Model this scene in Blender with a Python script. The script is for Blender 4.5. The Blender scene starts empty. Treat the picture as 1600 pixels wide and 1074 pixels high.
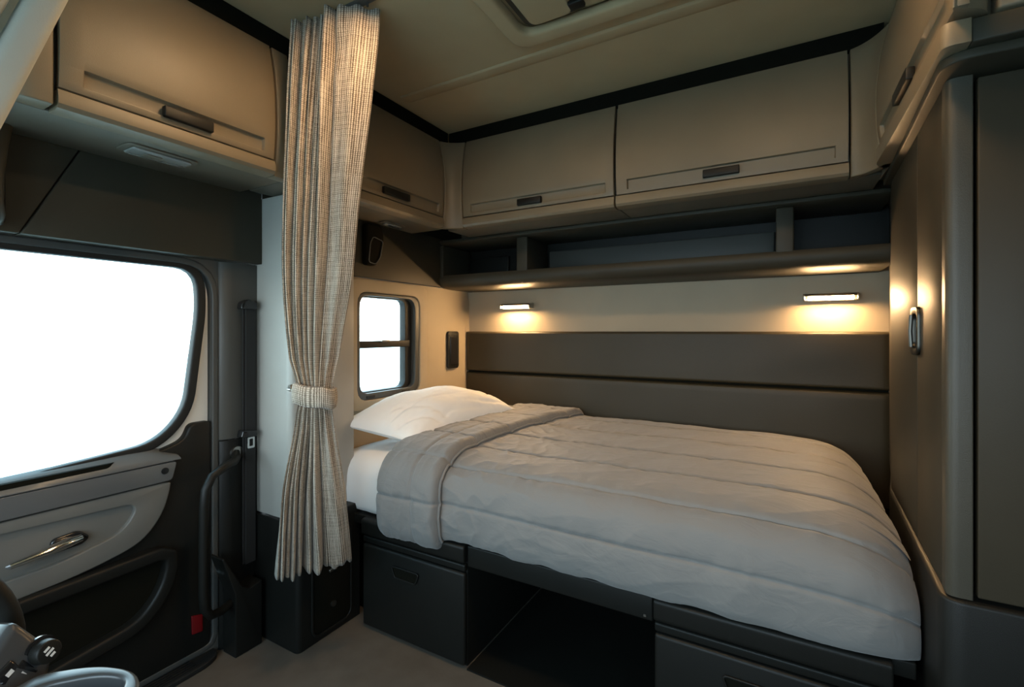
import bpy, bmesh, math, random
from mathutils import Vector, Matrix, noise

random.seed(7)
scene = bpy.context.scene
COL = scene.collection

# ------------------------------------------------------------------ camera
cam_d = bpy.data.cameras.new('camera')
cam_d.sensor_width = 36.0
cam_d.lens = 36.0 * 739.0 / 1600.0
cam_d.shift_y = -19.0 / 1600.0
cam_d.clip_start = 0.02
cam_d.clip_end = 500
cam = bpy.data.objects.new('camera', cam_d)
COL.objects.link(cam)
EYE = 1.2
cam.location = (0, 0, EYE)
cam.rotation_euler = (math.radians(90), 0, math.atan(420 / 739))
scene.camera = cam

# ------------------------------------------------------------------ world / light
SKY = 6.8
w = bpy.data.worlds.new('sky')
scene.world = w
w.use_nodes = True
nt = w.node_tree
nt.nodes.clear()
out = nt.nodes.new('ShaderNodeOutputWorld')
bg = nt.nodes.new('ShaderNodeBackground')
tc = nt.nodes.new('ShaderNodeTexCoord')
sep = nt.nodes.new('ShaderNodeSeparateXYZ')
ramp = nt.nodes.new('ShaderNodeValToRGB')
ramp.color_ramp.elements[0].position = 0.0
ramp.color_ramp.elements[0].color = (0.82, 0.93, 0.98, 1)
ramp.color_ramp.elements[1].position = 0.6
ramp.color_ramp.elements[1].color = (0.42, 0.73, 0.97, 1)
nt.links.new(tc.outputs['Generated'], sep.inputs[0])
nt.links.new(sep.outputs['Z'], ramp.inputs[0])
nt.links.new(ramp.outputs[0], bg.inputs[0])
bg.inputs[1].default_value = SKY
nt.links.new(bg.outputs[0], out.inputs[0])

LAMP_STRENGTH = 385.0
DOME_STRENGTH = 66.0
scene.view_settings.view_transform = 'Standard'
scene.view_settings.look = 'None'
scene.view_settings.gamma = 1.0
scene.view_settings.use_curve_mapping = False
scene.view_settings.exposure = 0.42
scene.cycles.max_bounces = 10
scene.cycles.diffuse_bounces = 6
scene.cycles.glossy_bounces = 4
scene.cycles.transmission_bounces = 6
scene.cycles.use_denoising = True
scene.cycles.sample_clamp_indirect = 6.0


def portal(name, loc, rot, sx, sy):
    d = bpy.data.lights.new(name, 'AREA')
    d.shape = 'RECTANGLE'
    d.size, d.size_y = sx, sy
    d.cycles.is_portal = True
    o = bpy.data.objects.new(name, d)
    COL.objects.link(o)
    o.location = loc
    o.rotation_euler = rot
    return o


# sky portals in the door windows and in the windscreen (they only guide sampling)
portal('portal_door_window', (-1.93, 0.25, 1.12), (0, math.radians(-90), 0), 0.75, 1.45)
portal('portal_bunk_window', (-1.83, 1.79, 1.13), (0, math.radians(-90), 0), 0.6, 0.5)
portal('portal_windscreen', (-0.6, -1.16, 1.21), (math.radians(90), 0, 0), 2.4, 0.82)
portal('portal_driver_window', (0.70, -0.25, 1.13), (0, math.radians(90), 0), 0.66, 0.62)

# ------------------------------------------------------------------ materials
MATS = {}


def mat(name, col, rough=0.5, spec=0.5, metal=0.0, bump=0.0, bscale=900.0, var=0.0, vscale=6.0,
        emit=None, estr=0.0, coat=0.0, sheen=0.0, trans=0.0, ior=1.45):
    m = bpy.data.materials.new(name)
    m.use_nodes = True
    t = m.node_tree
    b = t.nodes['Principled BSDF']
    b.inputs['Base Color'].default_value = (*col, 1)
    b.inputs['Roughness'].default_value = rough
    b.inputs['Specular IOR Level'].default_value = spec
    b.inputs['Metallic'].default_value = metal
    b.inputs['Coat Weight'].default_value = coat
    b.inputs['Sheen Weight'].default_value = sheen
    b.inputs['Transmission Weight'].default_value = trans
    b.inputs['IOR'].default_value = ior
    if emit:
        b.inputs['Emission Color'].default_value = (*emit, 1)
        b.inputs['Emission Strength'].default_value = estr
    tcn = t.nodes.new('ShaderNodeTexCoord')
    if var > 0:
        n = t.nodes.new('ShaderNodeTexNoise')
        n.inputs['Scale'].default_value = vscale
        n.inputs['Detail'].default_value = 5
        t.links.new(tcn.outputs['Object'], n.inputs['Vector'])
        mr = t.nodes.new('ShaderNodeMapRange')
        mr.inputs['From Min'].default_value = 0.3
        mr.inputs['From Max'].default_value = 0.7
        mr.inputs['To Min'].default_value = 1 - var
        mr.inputs['To Max'].default_value = 1 + var
        t.links.new(n.outputs['Fac'], mr.inputs['Value'])
        mx = t.nodes.new('ShaderNodeMix')
        mx.data_type = 'RGBA'
        mx.blend_type = 'MULTIPLY'
        mx.inputs['Factor'].default_value = 1
        mx.inputs[6].default_value = (*col, 1)
        t.links.new(mr.outputs[0], mx.inputs[7])
        t.links.new(mx.outputs[2], b.inputs['Base Color'])
    if bump > 0:
        n2 = t.nodes.new('ShaderNodeTexNoise')
        n2.inputs['Scale'].default_value = bscale
        n2.inputs['Detail'].default_value = 2
        t.links.new(tcn.outputs['Object'], n2.inputs['Vector'])
        bp = t.nodes.new('ShaderNodeBump')
        bp.inputs['Strength'].default_value = bump
        bp.inputs['Distance'].default_value = 0.001
        t.links.new(n2.outputs['Fac'], bp.inputs['Height'])
        t.links.new(bp.outputs[0], b.inputs['Normal'])
    MATS[name] = m
    return m


mat('taupe_plastic', (0.178, 0.139, 0.088), 0.42, 0.45, bump=0.25, bscale=700, var=0.04)
mat('grey_plastic', (0.120, 0.104, 0.076), 0.45, 0.4, bump=0.2, bscale=700, var=0.04)
mat('charcoal_plastic', (0.009, 0.009, 0.0075), 0.45, 0.30, bump=0.3, bscale=600, var=0.06)
mat('dark_panel', (0.038, 0.033, 0.022), 0.5, 0.3, bump=0.2, bscale=600, var=0.05)
mat('black_recess', (0.008, 0.0075, 0.005), 0.8, 0.05)
mat('pillar_grey', (0.40, 0.385, 0.345), 0.33, 0.6, bump=0.2, bscale=700, var=0.04)
mat('wardrobe_laminate', (0.037, 0.030, 0.019), 0.47, 0.28, bump=0.12, bscale=500, var=0.06)
mat('cream_wall', (0.33, 0.27, 0.19), 0.6, 0.3, bump=0.15, bscale=400, var=0.03)
mat('ceiling_lining', (0.40, 0.305, 0.175), 0.75, 0.2, bump=0.3, bscale=500, var=0.04)
mat('vinyl_upholstery', (0.038, 0.029, 0.015), 0.47, 0.30, bump=0.35, bscale=320, var=0.05)
mat('floor_vinyl', (0.105, 0.088, 0.070), 0.6, 0.3, bump=0.4, bscale=260, var=0.10, vscale=14)
mat('rubber', (0.014, 0.014, 0.013), 0.55, 0.3)
mat('rubber_grey', (0.055, 0.056, 0.052), 0.45, 0.4)
mat('painted_metal', (0.55, 0.57, 0.55), 0.35, 0.5)
mat('door_grey', (0.14, 0.138, 0.125), 0.40, 0.45, bump=0.2, bscale=700, var=0.05)
mat('sill_plastic', (0.10, 0.102, 0.10), 0.28, 0.5, bump=0.15, bscale=700)
mat('pillar_trim', (0.062, 0.060, 0.053), 0.42, 0.4, bump=0.2, bscale=700, var=0.05)
mat('silver_trim', (0.16, 0.165, 0.165), 0.30, 0.5, metal=0.4)
mat('chrome', (0.75, 0.75, 0.75), 0.12, 0.5, metal=1.0)
mat('satin_metal', (0.42, 0.40, 0.36), 0.28, 0.5, metal=1.0)
mat('dark_metal', (0.07, 0.068, 0.06), 0.32, 0.5, metal=1.0)
mat('wardrobe_post', (0.048, 0.043, 0.031), 0.40, 0.45, bump=0.3, bscale=500, var=0.06)
mat('black_gloss', (0.012, 0.012, 0.012), 0.15, 0.6)
mat('webbing', (0.022, 0.021, 0.020), 0.7, 0.3, bump=0.4, bscale=900)
mat('red_reflector', (0.13, 0.004, 0.006), 0.25, 0.6)
mat('white_cotton', (0.86, 0.84, 0.81), 0.85, 0.15, bump=0.10, bscale=1400, sheen=0.1)
mat('sheet_cotton', (0.90, 0.88, 0.86), 0.85, 0.15, bump=0.10, bscale=1400, sheen=0.1)
mat('pale_trim', (0.42, 0.43, 0.38), 0.55, 0.3, bump=0.3, bscale=350, var=0.05)
mat('sand_ground', (0.62, 0.60, 0.56), 0.95, 0.1, var=0.12, vscale=0.2)
mat('lens_clear', (0.24, 0.24, 0.22), 0.18, 0.5, coat=0.5)
mat('led_diffuser', (0.9, 0.85, 0.75), 0.5, 0.3, emit=(1.0, 0.62, 0.29), estr=LAMP_STRENGTH)
mat('dome_diffuser', (0.9, 0.85, 0.75), 0.5, 0.3, emit=(1.0, 0.64, 0.33), estr=DOME_STRENGTH)
mat('icon_white', (0.6, 0.6, 0.58), 0.4, 0.4)
mat('dash_grey', (0.04, 0.042, 0.043), 0.30, 0.5)
mat('hut_white', (0.75, 0.73, 0.70), 0.8, 0.2)


def glass_mat():
    m = bpy.data.materials.new('window_glass')
    m.use_nodes = True
    t = m.node_tree
    t.nodes.clear()
    o = t.nodes.new('ShaderNodeOutputMaterial')
    mix = t.nodes.new('ShaderNodeMixShader')
    tr = t.nodes.new('ShaderNodeBsdfTransparent')
    tr.inputs[0].default_value = (0.93, 0.96, 0.94, 1)
    gl = t.nodes.new('ShaderNodeBsdfGlossy')
    gl.inputs['Roughness'].default_value = 0.02
    fr = t.nodes.new('ShaderNodeFresnel')
    fr.inputs[0].default_value = 1.45
    geo = t.nodes.new('ShaderNodeNewGeometry')
    ior = t.nodes.new('ShaderNodeMapRange')
    ior.inputs['To Min'].default_value = 1.45
    ior.inputs['To Max'].default_value = 1 / 1.45
    t.links.new(geo.outputs['Backfacing'], ior.inputs['Value'])
    t.links.new(ior.outputs[0], fr.inputs[0])
    t.links.new(fr.outputs[0], mix.inputs[0])
    t.links.new(tr.outputs[0], mix.inputs[1])
    t.links.new(gl.outputs[0], mix.inputs[2])
    t.links.new(mix.outputs[0], o.inputs[0])
    MATS['window_glass'] = m


glass_mat()


def duvet_mat():
    m = mat('duvet_fabric', (0.190, 0.182, 0.172), 0.62, 0.25, sheen=0.25)
    t = m.node_tree
    b = t.nodes['Principled BSDF']
    tcn = t.nodes.new('ShaderNodeTexCoord')
    mp = t.nodes.new('ShaderNodeMapping')
    mp.inputs['Scale'].default_value = (9, 22, 16)
    n = t.nodes.new('ShaderNodeTexNoise')
    n.inputs['Scale'].default_value = 1.0
    n.inputs['Detail'].default_value = 6
    n.inputs['Distortion'].default_value = 1.6
    t.links.new(tcn.outputs['Object'], mp.inputs[0])
    t.links.new(mp.outputs[0], n.inputs['Vector'])
    bp = t.nodes.new('ShaderNodeBump')
    bp.inputs['Strength'].default_value = 0.35
    bp.inputs['Distance'].default_value = 0.012
    t.links.new(n.outputs['Fac'], bp.inputs['Height'])
    t.links.new(bp.outputs[0], b.inputs['Normal'])


duvet_mat()


def curtain_mat():
    m = bpy.data.materials.new('tweed_curtain')
    m.use_nodes = True
    t = m.node_tree
    b = t.nodes['Principled BSDF']
    b.inputs['Roughness'].default_value = 0.9
    b.inputs['Specular IOR Level'].default_value = 0.1
    b.inputs['Sheen Weight'].default_value = 0.2
    uv = t.nodes.new('ShaderNodeUVMap')
    uv.uv_map = 'UVMap'

    def wave(direction, scale, dist):
        wv = t.nodes.new('ShaderNodeTexWave')
        wv.wave_type = 'BANDS'
        wv.bands_direction = direction
        wv.inputs['Scale'].default_value = scale
        wv.inputs['Distortion'].default_value = dist
        wv.inputs['Detail'].default_value = 1.0
        wv.inputs['Detail Scale'].default_value = 3.0
        t.links.new(uv.outputs[0], wv.inputs['Vector'])
        return wv.outputs['Fac']

    def nz(sx, sy, lo, hi):
        mp = t.nodes.new('ShaderNodeMapping')
        mp.inputs['Scale'].default_value = (sx, sy, 1)
        t.links.new(uv.outputs[0], mp.inputs[0])
        n = t.nodes.new('ShaderNodeTexNoise')
        n.inputs['Scale'].default_value = 1
        n.inputs['Detail'].default_value = 3
        t.links.new(mp.outputs[0], n.inputs['Vector'])
        r = t.nodes.new('ShaderNodeMapRange')
        r.inputs['From Min'].default_value = lo
        r.inputs['From Max'].default_value = hi
        t.links.new(n.outputs['Fac'], r.inputs['Value'])
        return r.outputs[0]

    def math_(op, a, c):
        q = t.nodes.new('ShaderNodeMath')
        q.operation = op
        for i, v in enumerate((a, c)):
            if isinstance(v, (int, float)):
                q.inputs[i].default_value = v
            else:
                t.links.new(v, q.inputs[i])
        return q.outputs[0]
    # threads about 5 mm apart, slubs along and across
    wx = wave('X', 1 / 0.0062 / 3.1416 / 1.0, 1.2)
    wy = wave('Y', 1 / 0.0062 / 3.1416 / 1.0, 1.2)
    weave = math_('MULTIPLY', wx, math_('ADD', math_('MULTIPLY', wy, 0.6), 0.4))
    slub_v = nz(160, 7, 0.35, 0.65)
    slub_h = nz(7, 160, 0.35, 0.65)
    s = math_('ADD', math_('MULTIPLY', weave, 0.70),
              math_('ADD', math_('MULTIPLY', slub_v, 0.26), math_('MULTIPLY', slub_h, 0.12)))
    ramp = t.nodes.new('ShaderNodeValToRGB')
    e = ramp.color_ramp.elements
    e[0].position = 0.14
    e[0].color = (0.085, 0.062, 0.042, 1)
    e[1].position = 0.80
    e[1].color = (0.60, 0.52, 0.42, 1)
    t.links.new(s, ramp.inputs[0])
    t.links.new(ramp.outputs[0], b.inputs['Base Color'])
    bp = t.nodes.new('ShaderNodeBump')
    bp.inputs['Strength'].default_value = 0.5
    bp.inputs['Distance'].default_value = 0.0012
    t.links.new(s, bp.inputs['Height'])
    t.links.new(bp.outputs[0], b.inputs['Normal'])
    MATS['tweed_curtain'] = m


curtain_mat()

# ------------------------------------------------------------------ mesh helpers
ORIGIN = {}


class MB:
    """collects faces of ONE mesh (world coordinates)"""

    def __init__(self):
        self.v = []
        self.f = []
        self.uv = None

    def add(self, vs, fs):
        o = len(self.v)
        self.v += [tuple(p) for p in vs]
        self.f += [tuple(i + o for i in q) for q in fs]
        return self

    def box(self, x0, x1, y0, y1, z0, z1):
        vs = [(x, y, z) for x in (x0, x1) for y in (y0, y1) for z in (z0, z1)]
        return self.add(vs, [(0, 1, 3, 2), (4, 6, 7, 5), (0, 4, 5, 1), (2, 3, 7, 6), (0, 2, 6, 4), (1, 5, 7, 3)])

    def prism(self, pts, axis, a0, a1):
        def P(p, a):
            return {'x': (a, p[0], p[1]), 'y': (p[0], a, p[1]), 'z': (p[0], p[1], a)}[axis]
        n = len(pts)
        vs = [P(p, a0) for p in pts] + [P(p, a1) for p in pts]
        fs = [tuple(range(n - 1, -1, -1)), tuple(range(n, 2 * n))]
        fs += [(i, (i + 1) % n, n + (i + 1) % n, n + i) for i in range(n)]
        return self.add(vs, fs)

    def ring(self, outer, inner, axis, a0, a1):
        def P(p, a):
            return {'x': (a, p[0], p[1]), 'y': (p[0], a, p[1]), 'z': (p[0], p[1], a)}[axis]
        n = len(outer)
        vs = [P(p, a0) for p in outer] + [P(p, a0) for p in inner] + [P(p, a1) for p in outer] + [P(p, a1) for p in inner]
        fs = []
        for i in range(n):
            j = (i + 1) % n
            fs += [(i, j, n + j, n + i), (2 * n + i, 3 * n + i, 3 * n + j, 2 * n + j),
                   (i, 2 * n + i, 2 * n + j, j), (n + i, n + j, 3 * n + j, 3 * n + i)]
        return self.add(vs, fs)

    def tube(self, path, r, n=12, flat=1.0):
        pts = [Vector(p) for p in path]
        m = len(pts)
        rr = r if isinstance(r, (list, tuple)) else [r] * m
        vs, fs = [], []
        t0 = (pts[1] - pts[0]).normalized()
        up = Vector((0, 0, 1)) if abs(t0.z) < 0.9 else Vector((1, 0, 0))
        a = t0.cross(up).normalized()
        for i in range(m):
            t = (pts[min(i + 1, m - 1)] - pts[max(i - 1, 0)]).normalized()
            a = (a - t * a.dot(t)).normalized()
            b = t.cross(a)
            for k in range(n):
                g = 2 * math.pi * k / n
                vs.append(pts[i] + a * math.cos(g) * rr[i] + b * math.sin(g) * rr[i] * flat)
        for i in range(m - 1):
            for k in range(n):
                fs.append((i * n + k, i * n + (k + 1) % n, (i + 1) * n + (k + 1) % n, (i + 1) * n + k))
        fs.append(tuple(range(n - 1, -1, -1)))
        fs.append(tuple((m - 1) * n + k for k in range(n)))
        return self.add(vs, fs)

    def grid(self, rows, close=False):
        """rows: list of equally long lists of points"""
        nr, nc = len(rows), len(rows[0])
        vs = [p for r in rows for p in r]
        fs = []
        for i in range(nr - 1):
            for j in range(nc - 1 if not close else nc):
                k = (j + 1) % nc
                fs.append((i * nc + j, i * nc + k, (i + 1) * nc + k, (i + 1) * nc + j))
        return self.add(vs, fs)

    def slab(self, rows_a, rows_b):
        """closed solid between two grids of the same size"""
        nr, nc = len(rows_a), len(rows_a[0])
        N = nr * nc
        vs = [p for r in rows_a for p in r] + [p for r in rows_b for p in r]
        fs = []
        for i in range(nr - 1):
            for j in range(nc - 1):
                a, b, c, d = i * nc + j, i * nc + j + 1, (i + 1) * nc + j + 1, (i + 1) * nc + j
                fs.append((a, b, c, d))
                fs.append((N + d, N + c, N + b, N + a))
        for i in range(nr - 1):
            a, d = i * nc, (i + 1) * nc
            fs.append((a, d, N + d, N + a))
            a, d = i * nc + nc - 1, (i + 1) * nc + nc - 1
            fs.append((d, a, N + a, N + d))
        for j in range(nc - 1):
            fs.append((j + 1, j, N + j, N + j + 1))
            a = (nr - 1) * nc + j
            fs.append((a, a + 1, N + a + 1, N + a))
        return self.add(vs, fs)

    def cyl(self, c, axis, r, l, n=24, r2=None):
        c = Vector(c)
        ax = Vector(axis).normalized()
        return self.tube([c, c + ax * l], [r, r if r2 is None else r2], n)

    def build(self, name, m, parent=None, bevel=0.0, seg=3, smooth=True, ang=32, sub=0):
        me = bpy.data.meshes.new(name)
        if parent is None:
            xs, ys, zs = zip(*self.v)
            org = Vector(((min(xs) + max(xs)) / 2, (min(ys) + max(ys)) / 2, min(zs)))
        else:
            org = ORIGIN[parent]
        me.from_pydata([tuple(Vector(p) - org) for p in self.v], [], self.f)
        if self.uv:
            lay = me.uv_layers.new(name='UVMap')
            for lp in me.loops:
                lay.data[lp.index].uv = self.uv[lp.vertex_index]
        bm = bmesh.new()
        bm.from_mesh(me)
        bmesh.ops.recalc_face_normals(bm, faces=bm.faces)
        if bevel > 0:
            es = [e for e in bm.edges if len(e.link_faces) == 2 and e.calc_face_angle(0) > math.radians(30)]
            bmesh.ops.bevel(bm, geom=es, offset=bevel, segments=seg, profile=0.5, affect='EDGES', clamp_overlap=True)
        bm.to_mesh(me)
        bm.free()
        if smooth:
            me.polygons.foreach_set('use_smooth', [True] * len(me.polygons))
            me.set_sharp_from_angle(angle=math.radians(ang))
        me.materials.append(MATS[m])
        o = bpy.data.objects.new(name, me)
        COL.objects.link(o)
        if parent is None:
            o.location = org
        else:
            o.parent = parent
        ORIGIN[o] = org
        if sub:
            md = o.modifiers.new('subdivision', 'SUBSURF')
            md.levels = md.render_levels = sub
        return o


def tag(o, label, cat, group=None):
    o['label'] = label
    o['category'] = cat
    if group:
        o['group'] = group
    return o


def struct(o, label=None):
    o['kind'] = 'structure'
    if label:
        o['label'] = label
    return o


def thing(name, loc, label, cat, group=None):
    o = bpy.data.objects.new(name, None)
    o.empty_display_size = 0.05
    COL.objects.link(o)
    o.location = loc
    ORIGIN[o] = Vector(loc)
    return tag(o, label, cat, group)


def rrect(a0, a1, b0, b1, r, n=8):
    """rounded rectangle; r scalar or four radii (corners: a1b1, a0b1, a0b0, a1b0)"""
    rs = [r] * 4 if isinstance(r, (int, float)) else r
    cs = [(a1, b1, 0, -1, -1), (a0, b1, 90, 1, -1), (a0, b0, 180, 1, 1), (a1, b0, 270, -1, 1)]
    pts = []
    for (a, b, g0, sa, sb), q in zip(cs, rs):
        for k in range(n + 1):
            g = math.radians(g0 + 90 * k / n)
            pts.append((a + sa * q + q * math.cos(g), b + sb * q + q * math.sin(g)))
    return pts


def round_poly(pts, rads, n=6):
    """fillet each corner of a polygon"""
    res = []
    m = len(pts)
    for i in range(m):
        p = Vector(pts[i])
        a = Vector(pts[i - 1]) - p
        b = Vector(pts[(i + 1) % m]) - p
        r = rads[i] if isinstance(rads, (list, tuple)) else rads
        d = min(r, a.length * 0.49, b.length * 0.49)
        if d < 1e-5:
            res.append(tuple(p))
            continue
        p0 = p + a.normalized() * d
        p1 = p + b.normalized() * d
        for k in range(n + 1):
            t = k / n
            res.append(tuple(p0 * (1 - t) ** 2 + p * 2 * t * (1 - t) + p1 * t * t))
    return res


def resample(pts, n):
    """closed polygon resampled to n points, evenly by length"""
    ps = [Vector(p) for p in pts] + [Vector(pts[0])]
    L = [0]
    for i in range(len(ps) - 1):
        L.append(L[-1] + (ps[i + 1] - ps[i]).length)
    res = []
    j = 0
    for k in range(n):
        s = L[-1] * k / n
        while L[j + 1] < s:
            j += 1
        q = (s - L[j]) / max(1e-9, L[j + 1] - L[j])
        res.append(tuple(ps[j].lerp(ps[j + 1], q)))
    return res


def offset_poly(pts, d):
    """offset a closed polygon outward by d (same count)"""
    m = len(pts)
    area = sum(pts[i][0] * pts[(i + 1) % m][1] - pts[(i + 1) % m][0] * pts[i][1] for i in range(m))
    s = 1 if area > 0 else -1
    res = []
    for i in range(m):
        a, b = Vector(pts[i - 1]), Vector(pts[(i + 1) % m])
        t = (b - a).normalized()
        res.append((pts[i][0] + s * t.y * d, pts[i][1] - s * t.x * d))
    return res


def lerp(a, b, t):
    return a + (b - a) * t


def interp(x, xs, ys):
    if x <= xs[0]:
        return ys[0]
    for i in range(len(xs) - 1):
        if x <= xs[i + 1]:
            t = (x - xs[i]) / (xs[i + 1] - xs[i])
            return ys[i] + (ys[i + 1] - ys[i]) * t
    return ys[-1]


def smooth_interp(x, xs, ys):
    if x <= xs[0]:
        return ys[0]
    n = len(xs)
    for i in range(n - 1):
        if x <= xs[i + 1]:
            t = (x - xs[i]) / (xs[i + 1] - xs[i])
            p0, p1, p2, p3 = ys[max(0, i - 1)], ys[i], ys[i + 1], ys[min(n - 1, i + 2)]
            return 0.5 * (2 * p1 + (p2 - p0) * t + (2 * p0 - 5 * p1 + 4 * p2 - p3) * t * t + (3 * p1 - p0 - 3 * p2 + p3) * t ** 3)
    return ys[-1]


# ================================================================== SETTING
WALL_L = -1.736      # bunk side wall
DOOR_X = -1.85       # inner face of the door
REAR = 2.5
CEIL = 2.235
RIGHT = 0.62

struct(MB().box(-1.95, 0.74, -1.2, 2.62, -0.06, 0.0).build('floor', 'floor_vinyl'), 'taupe vinyl cab floor')
struct(MB().box(-60, 60, -60, 60, -1.5, -1.4).build('ground', 'sand_ground'), 'pale sandy ground outside')

# ceiling: front and rear lining sheets with a raised rib at the join
ce = struct(MB().box(-1.95, 0.74, -1.2, 2.62, CEIL, CEIL + 0.05).build('ceiling', 'ceiling_lining'), 'beige fabric cab ceiling')
MB().prism([(1.565, CEIL), (1.572, CEIL - 0.008), (1.605, CEIL - 0.008), (1.635, CEIL)], 'x', -1.46, 0.25).build('rib', 'ceiling_lining', ce, bevel=0.003)

# rear wall (cream) behind the bunk
struct(MB().box(-1.95, 0.74, REAR, REAR + 0.06, 0.0, CEIL).build('wall_rear', 'cream_wall'), 'cream rear cab wall')
struct(MB().box(RIGHT + 0.08, RIGHT + 0.12, 0.9, REAR, 0.0, CEIL).build('wall_right', 'dark_panel'), 'dark cab wall on the right')

# front of the cab: windscreen opening behind the camera
wf = MB()
wf.box(-1.95, 0.74, -1.2, -1.14, 0.0, 0.80)
wf.box(-1.95, 0.74, -1.2, -1.14, 1.62, CEIL)
wf.box(-1.95, -1.80, -1.2, -1.14, 0.80, 1.62)
wf.box(0.62, 0.74, -1.2, -1.14, 0.80, 1.62)
struct(wf.build('wall_front', 'dark_panel'), 'front cab wall around the windscreen')
wr = MB()
wr.box(RIGHT + 0.08, RIGHT + 0.12, -1.14, 0.9, 0.0, 0.80)
wr.box(RIGHT + 0.08, RIGHT + 0.12, -1.14, 0.9, 1.46, CEIL)
wr.box(RIGHT + 0.08, RIGHT + 0.12, -1.14, -0.55, 0.80, 1.46)
wr.box(RIGHT + 0.08, RIGHT + 0.12, 0.05, 0.9, 0.80, 1.46)
struct(wr.build('wall_driver_side', 'dark_panel'), 'driver side cab wall with window opening')

# bunk side wall with the opening of the small window
N = 72
win_hole = resample(rrect(1.568, 2.010, 0.868, 1.390, 0.055), N)
wall_out = resample([(2.5, 0.95), (2.5, 1.455), (1.30, 1.455), (1.30, 0.0), (2.5, 0.0)], N)


def match_start(loop, ref):
    """rotate the outer loop so that its points face the inner ones; same direction"""
    c = Vector((sum(p[0] for p in ref) / len(ref), sum(p[1] for p in ref) / len(ref)))
    res = []
    m = len(loop)
    for p in ref:
        d = (Vector(p) - c).normalized()
        best = None
        for i in range(m):
            a, b = Vector(loop[i]) - c, Vector(loop[(i + 1) % m]) - c
            e = b - a
            den = d.x * e.y - d.y * e.x
            if abs(den) < 1e-9:
                continue
            t = (a.x * e.y - a.y * e.x) / den
            s = (a.x * d.y - a.y * d.x) / den
            if t > 0 and -1e-6 <= s <= 1 + 1e-6:
                if best is None or t < best:
                    best = t
        res.append(tuple(c + d * best))
    return res


outer = match_start([(2.5, 0.0), (2.5, 1.455), (1.30, 1.455), (1.30, 0.0)], win_hole)
wl = MB().ring(outer, win_hole, 'x', WALL_L - 0.07, WALL_L).build('wall_left', 'cream_wall')
struct(wl, 'cream side wall at the head of the bunk')
up = MB().box(WALL_L - 0.07, WALL_L + 0.004, 1.30, 2.5, 1.459, 1.74).build('upper_panel', 'dark_panel', wl, bevel=0.003)
up['label'] = 'dark panel above the small window'
MB().box(WALL_L - 0.07, WALL_L - 0.06, 1.30, 2.5, 1.74, CEIL).build('backing', 'dark_panel', wl)
# raised bezel pad around the small window
bez_o = resample(rrect(1.509, 2.072, 0.825, 1.450, 0.035), N)
bez_i = resample(rrect(1.568, 2.010, 0.868, 1.390, 0.055), N)
MB().ring(match_start(bez_o, bez_i), bez_i, 'x', WALL_L, WALL_L + 0.014).build('window_surround', 'cream_wall', wl, bevel=0.004)

# small window: frame, sliding sash, middle rail, panes
w1 = struct(thing('window_1', (WALL_L, 1.79, 0.87), 'small two-pane window beside the pillow', 'window'))
del w1['category']
fo = resample(rrect(1.570, 2.008, 0.870, 1.388, 0.054), N)
fi = resample(rrect(1.588, 1.975, 0.900, 1.372, 0.045), N)
MB().ring(fo, match_start(fi, fo), 'x', WALL_L - 0.062, WALL_L + 0.008).build('frame', 'rubber_grey', w1, bevel=0.003)
gi = resample(rrect(1.600, 1.925, 0.905, 1.366, 0.035), N)
MB().ring(match_start(fi, gi), gi, 'x', WALL_L - 0.058, WALL_L - 0.018).build('inner_frame', 'rubber', w1, bevel=0.002)
MB().box(WALL_L - 0.056, WALL_L - 0.006, 1.590, 1.950, 1.118, 1.152).build('middle_rail', 'rubber', w1, bevel=0.004)
MB().box(WALL_L - 0.010, WALL_L + 0.004, 1.735, 1.790, 1.146, 1.156).build('catch', 'satin_metal', w1, bevel=0.002)
MB().box(WALL_L - 0.048, WALL_L - 0.043, 1.592, 1.96, 1.150, 1.37).build('pane', 'window_glass', w1)
MB().box(WALL_L - 0.038, WALL_L - 0.033, 1.592, 1.96, 0.902, 1.120).build('pane', 'window_glass', w1)
for yy in (1.655, 1.900):
    MB().box(WALL_L + 0.004, WALL_L + 0.011, yy - 0.028, yy + 0.028, 0.876, 0.890).build('vent_slot', 'rubber', w1, bevel=0.002)

# upper side wall in front of the bunk (dark lining between door and cabinets)
ul = MB().prism([(0.455, 1.465), (1.14, 1.465), (1.14, 1.745), (0.588, 1.745)], 'x', -1.86, -1.785)
ulo = struct(ul.build('wall_left_upper', 'dark_panel', bevel=0.004), 'dark lining panel above the door')
MB().prism([(-1.14, 1.465), (0.4525, 1.465), (0.5855, 1.745), (0.582, CEIL), (-1.14, CEIL)], 'x', -1.86, -1.788).build('front_lining', 'dark_panel', ulo, bevel=0.004)
MB().box(-1.90, -1.86, -1.14, 1.30, 1.465, CEIL).build('backing', 'dark_panel', ulo)

struct(MB().box(-1.95, -1.86, -1.14, -0.701, 0.0, 1.465).build('wall_left_front', 'dark_panel'), 'dark cab wall in front of the door')

# B pillar between door and bunk
bp_ = MB()
bp_.prism(round_poly([(-1.93, 1.000), (-1.835, 1.000), (-1.820, 1.030), (-1.820, 1.16), (-1.93, 1.16)], [0, 0.02, 0.03, 0, 0]), 'z', 0.79, 1.463)
pil = struct(bp_.build('trim_1', 'pillar_trim', bevel=0.002), 'dark pillar trim behind the door')
lp = MB()
lp.prism(round_poly([(-1.93, 1.000), (-1.835, 1.000), (-1.820, 1.030), (-1.820, 1.16), (-1.93, 1.16)], [0, 0.02, 0.03, 0, 0]), 'z', 0.0, 0.786)
lp.build('lower_trim', 'charcoal_plastic', pil, bevel=0.002)

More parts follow.
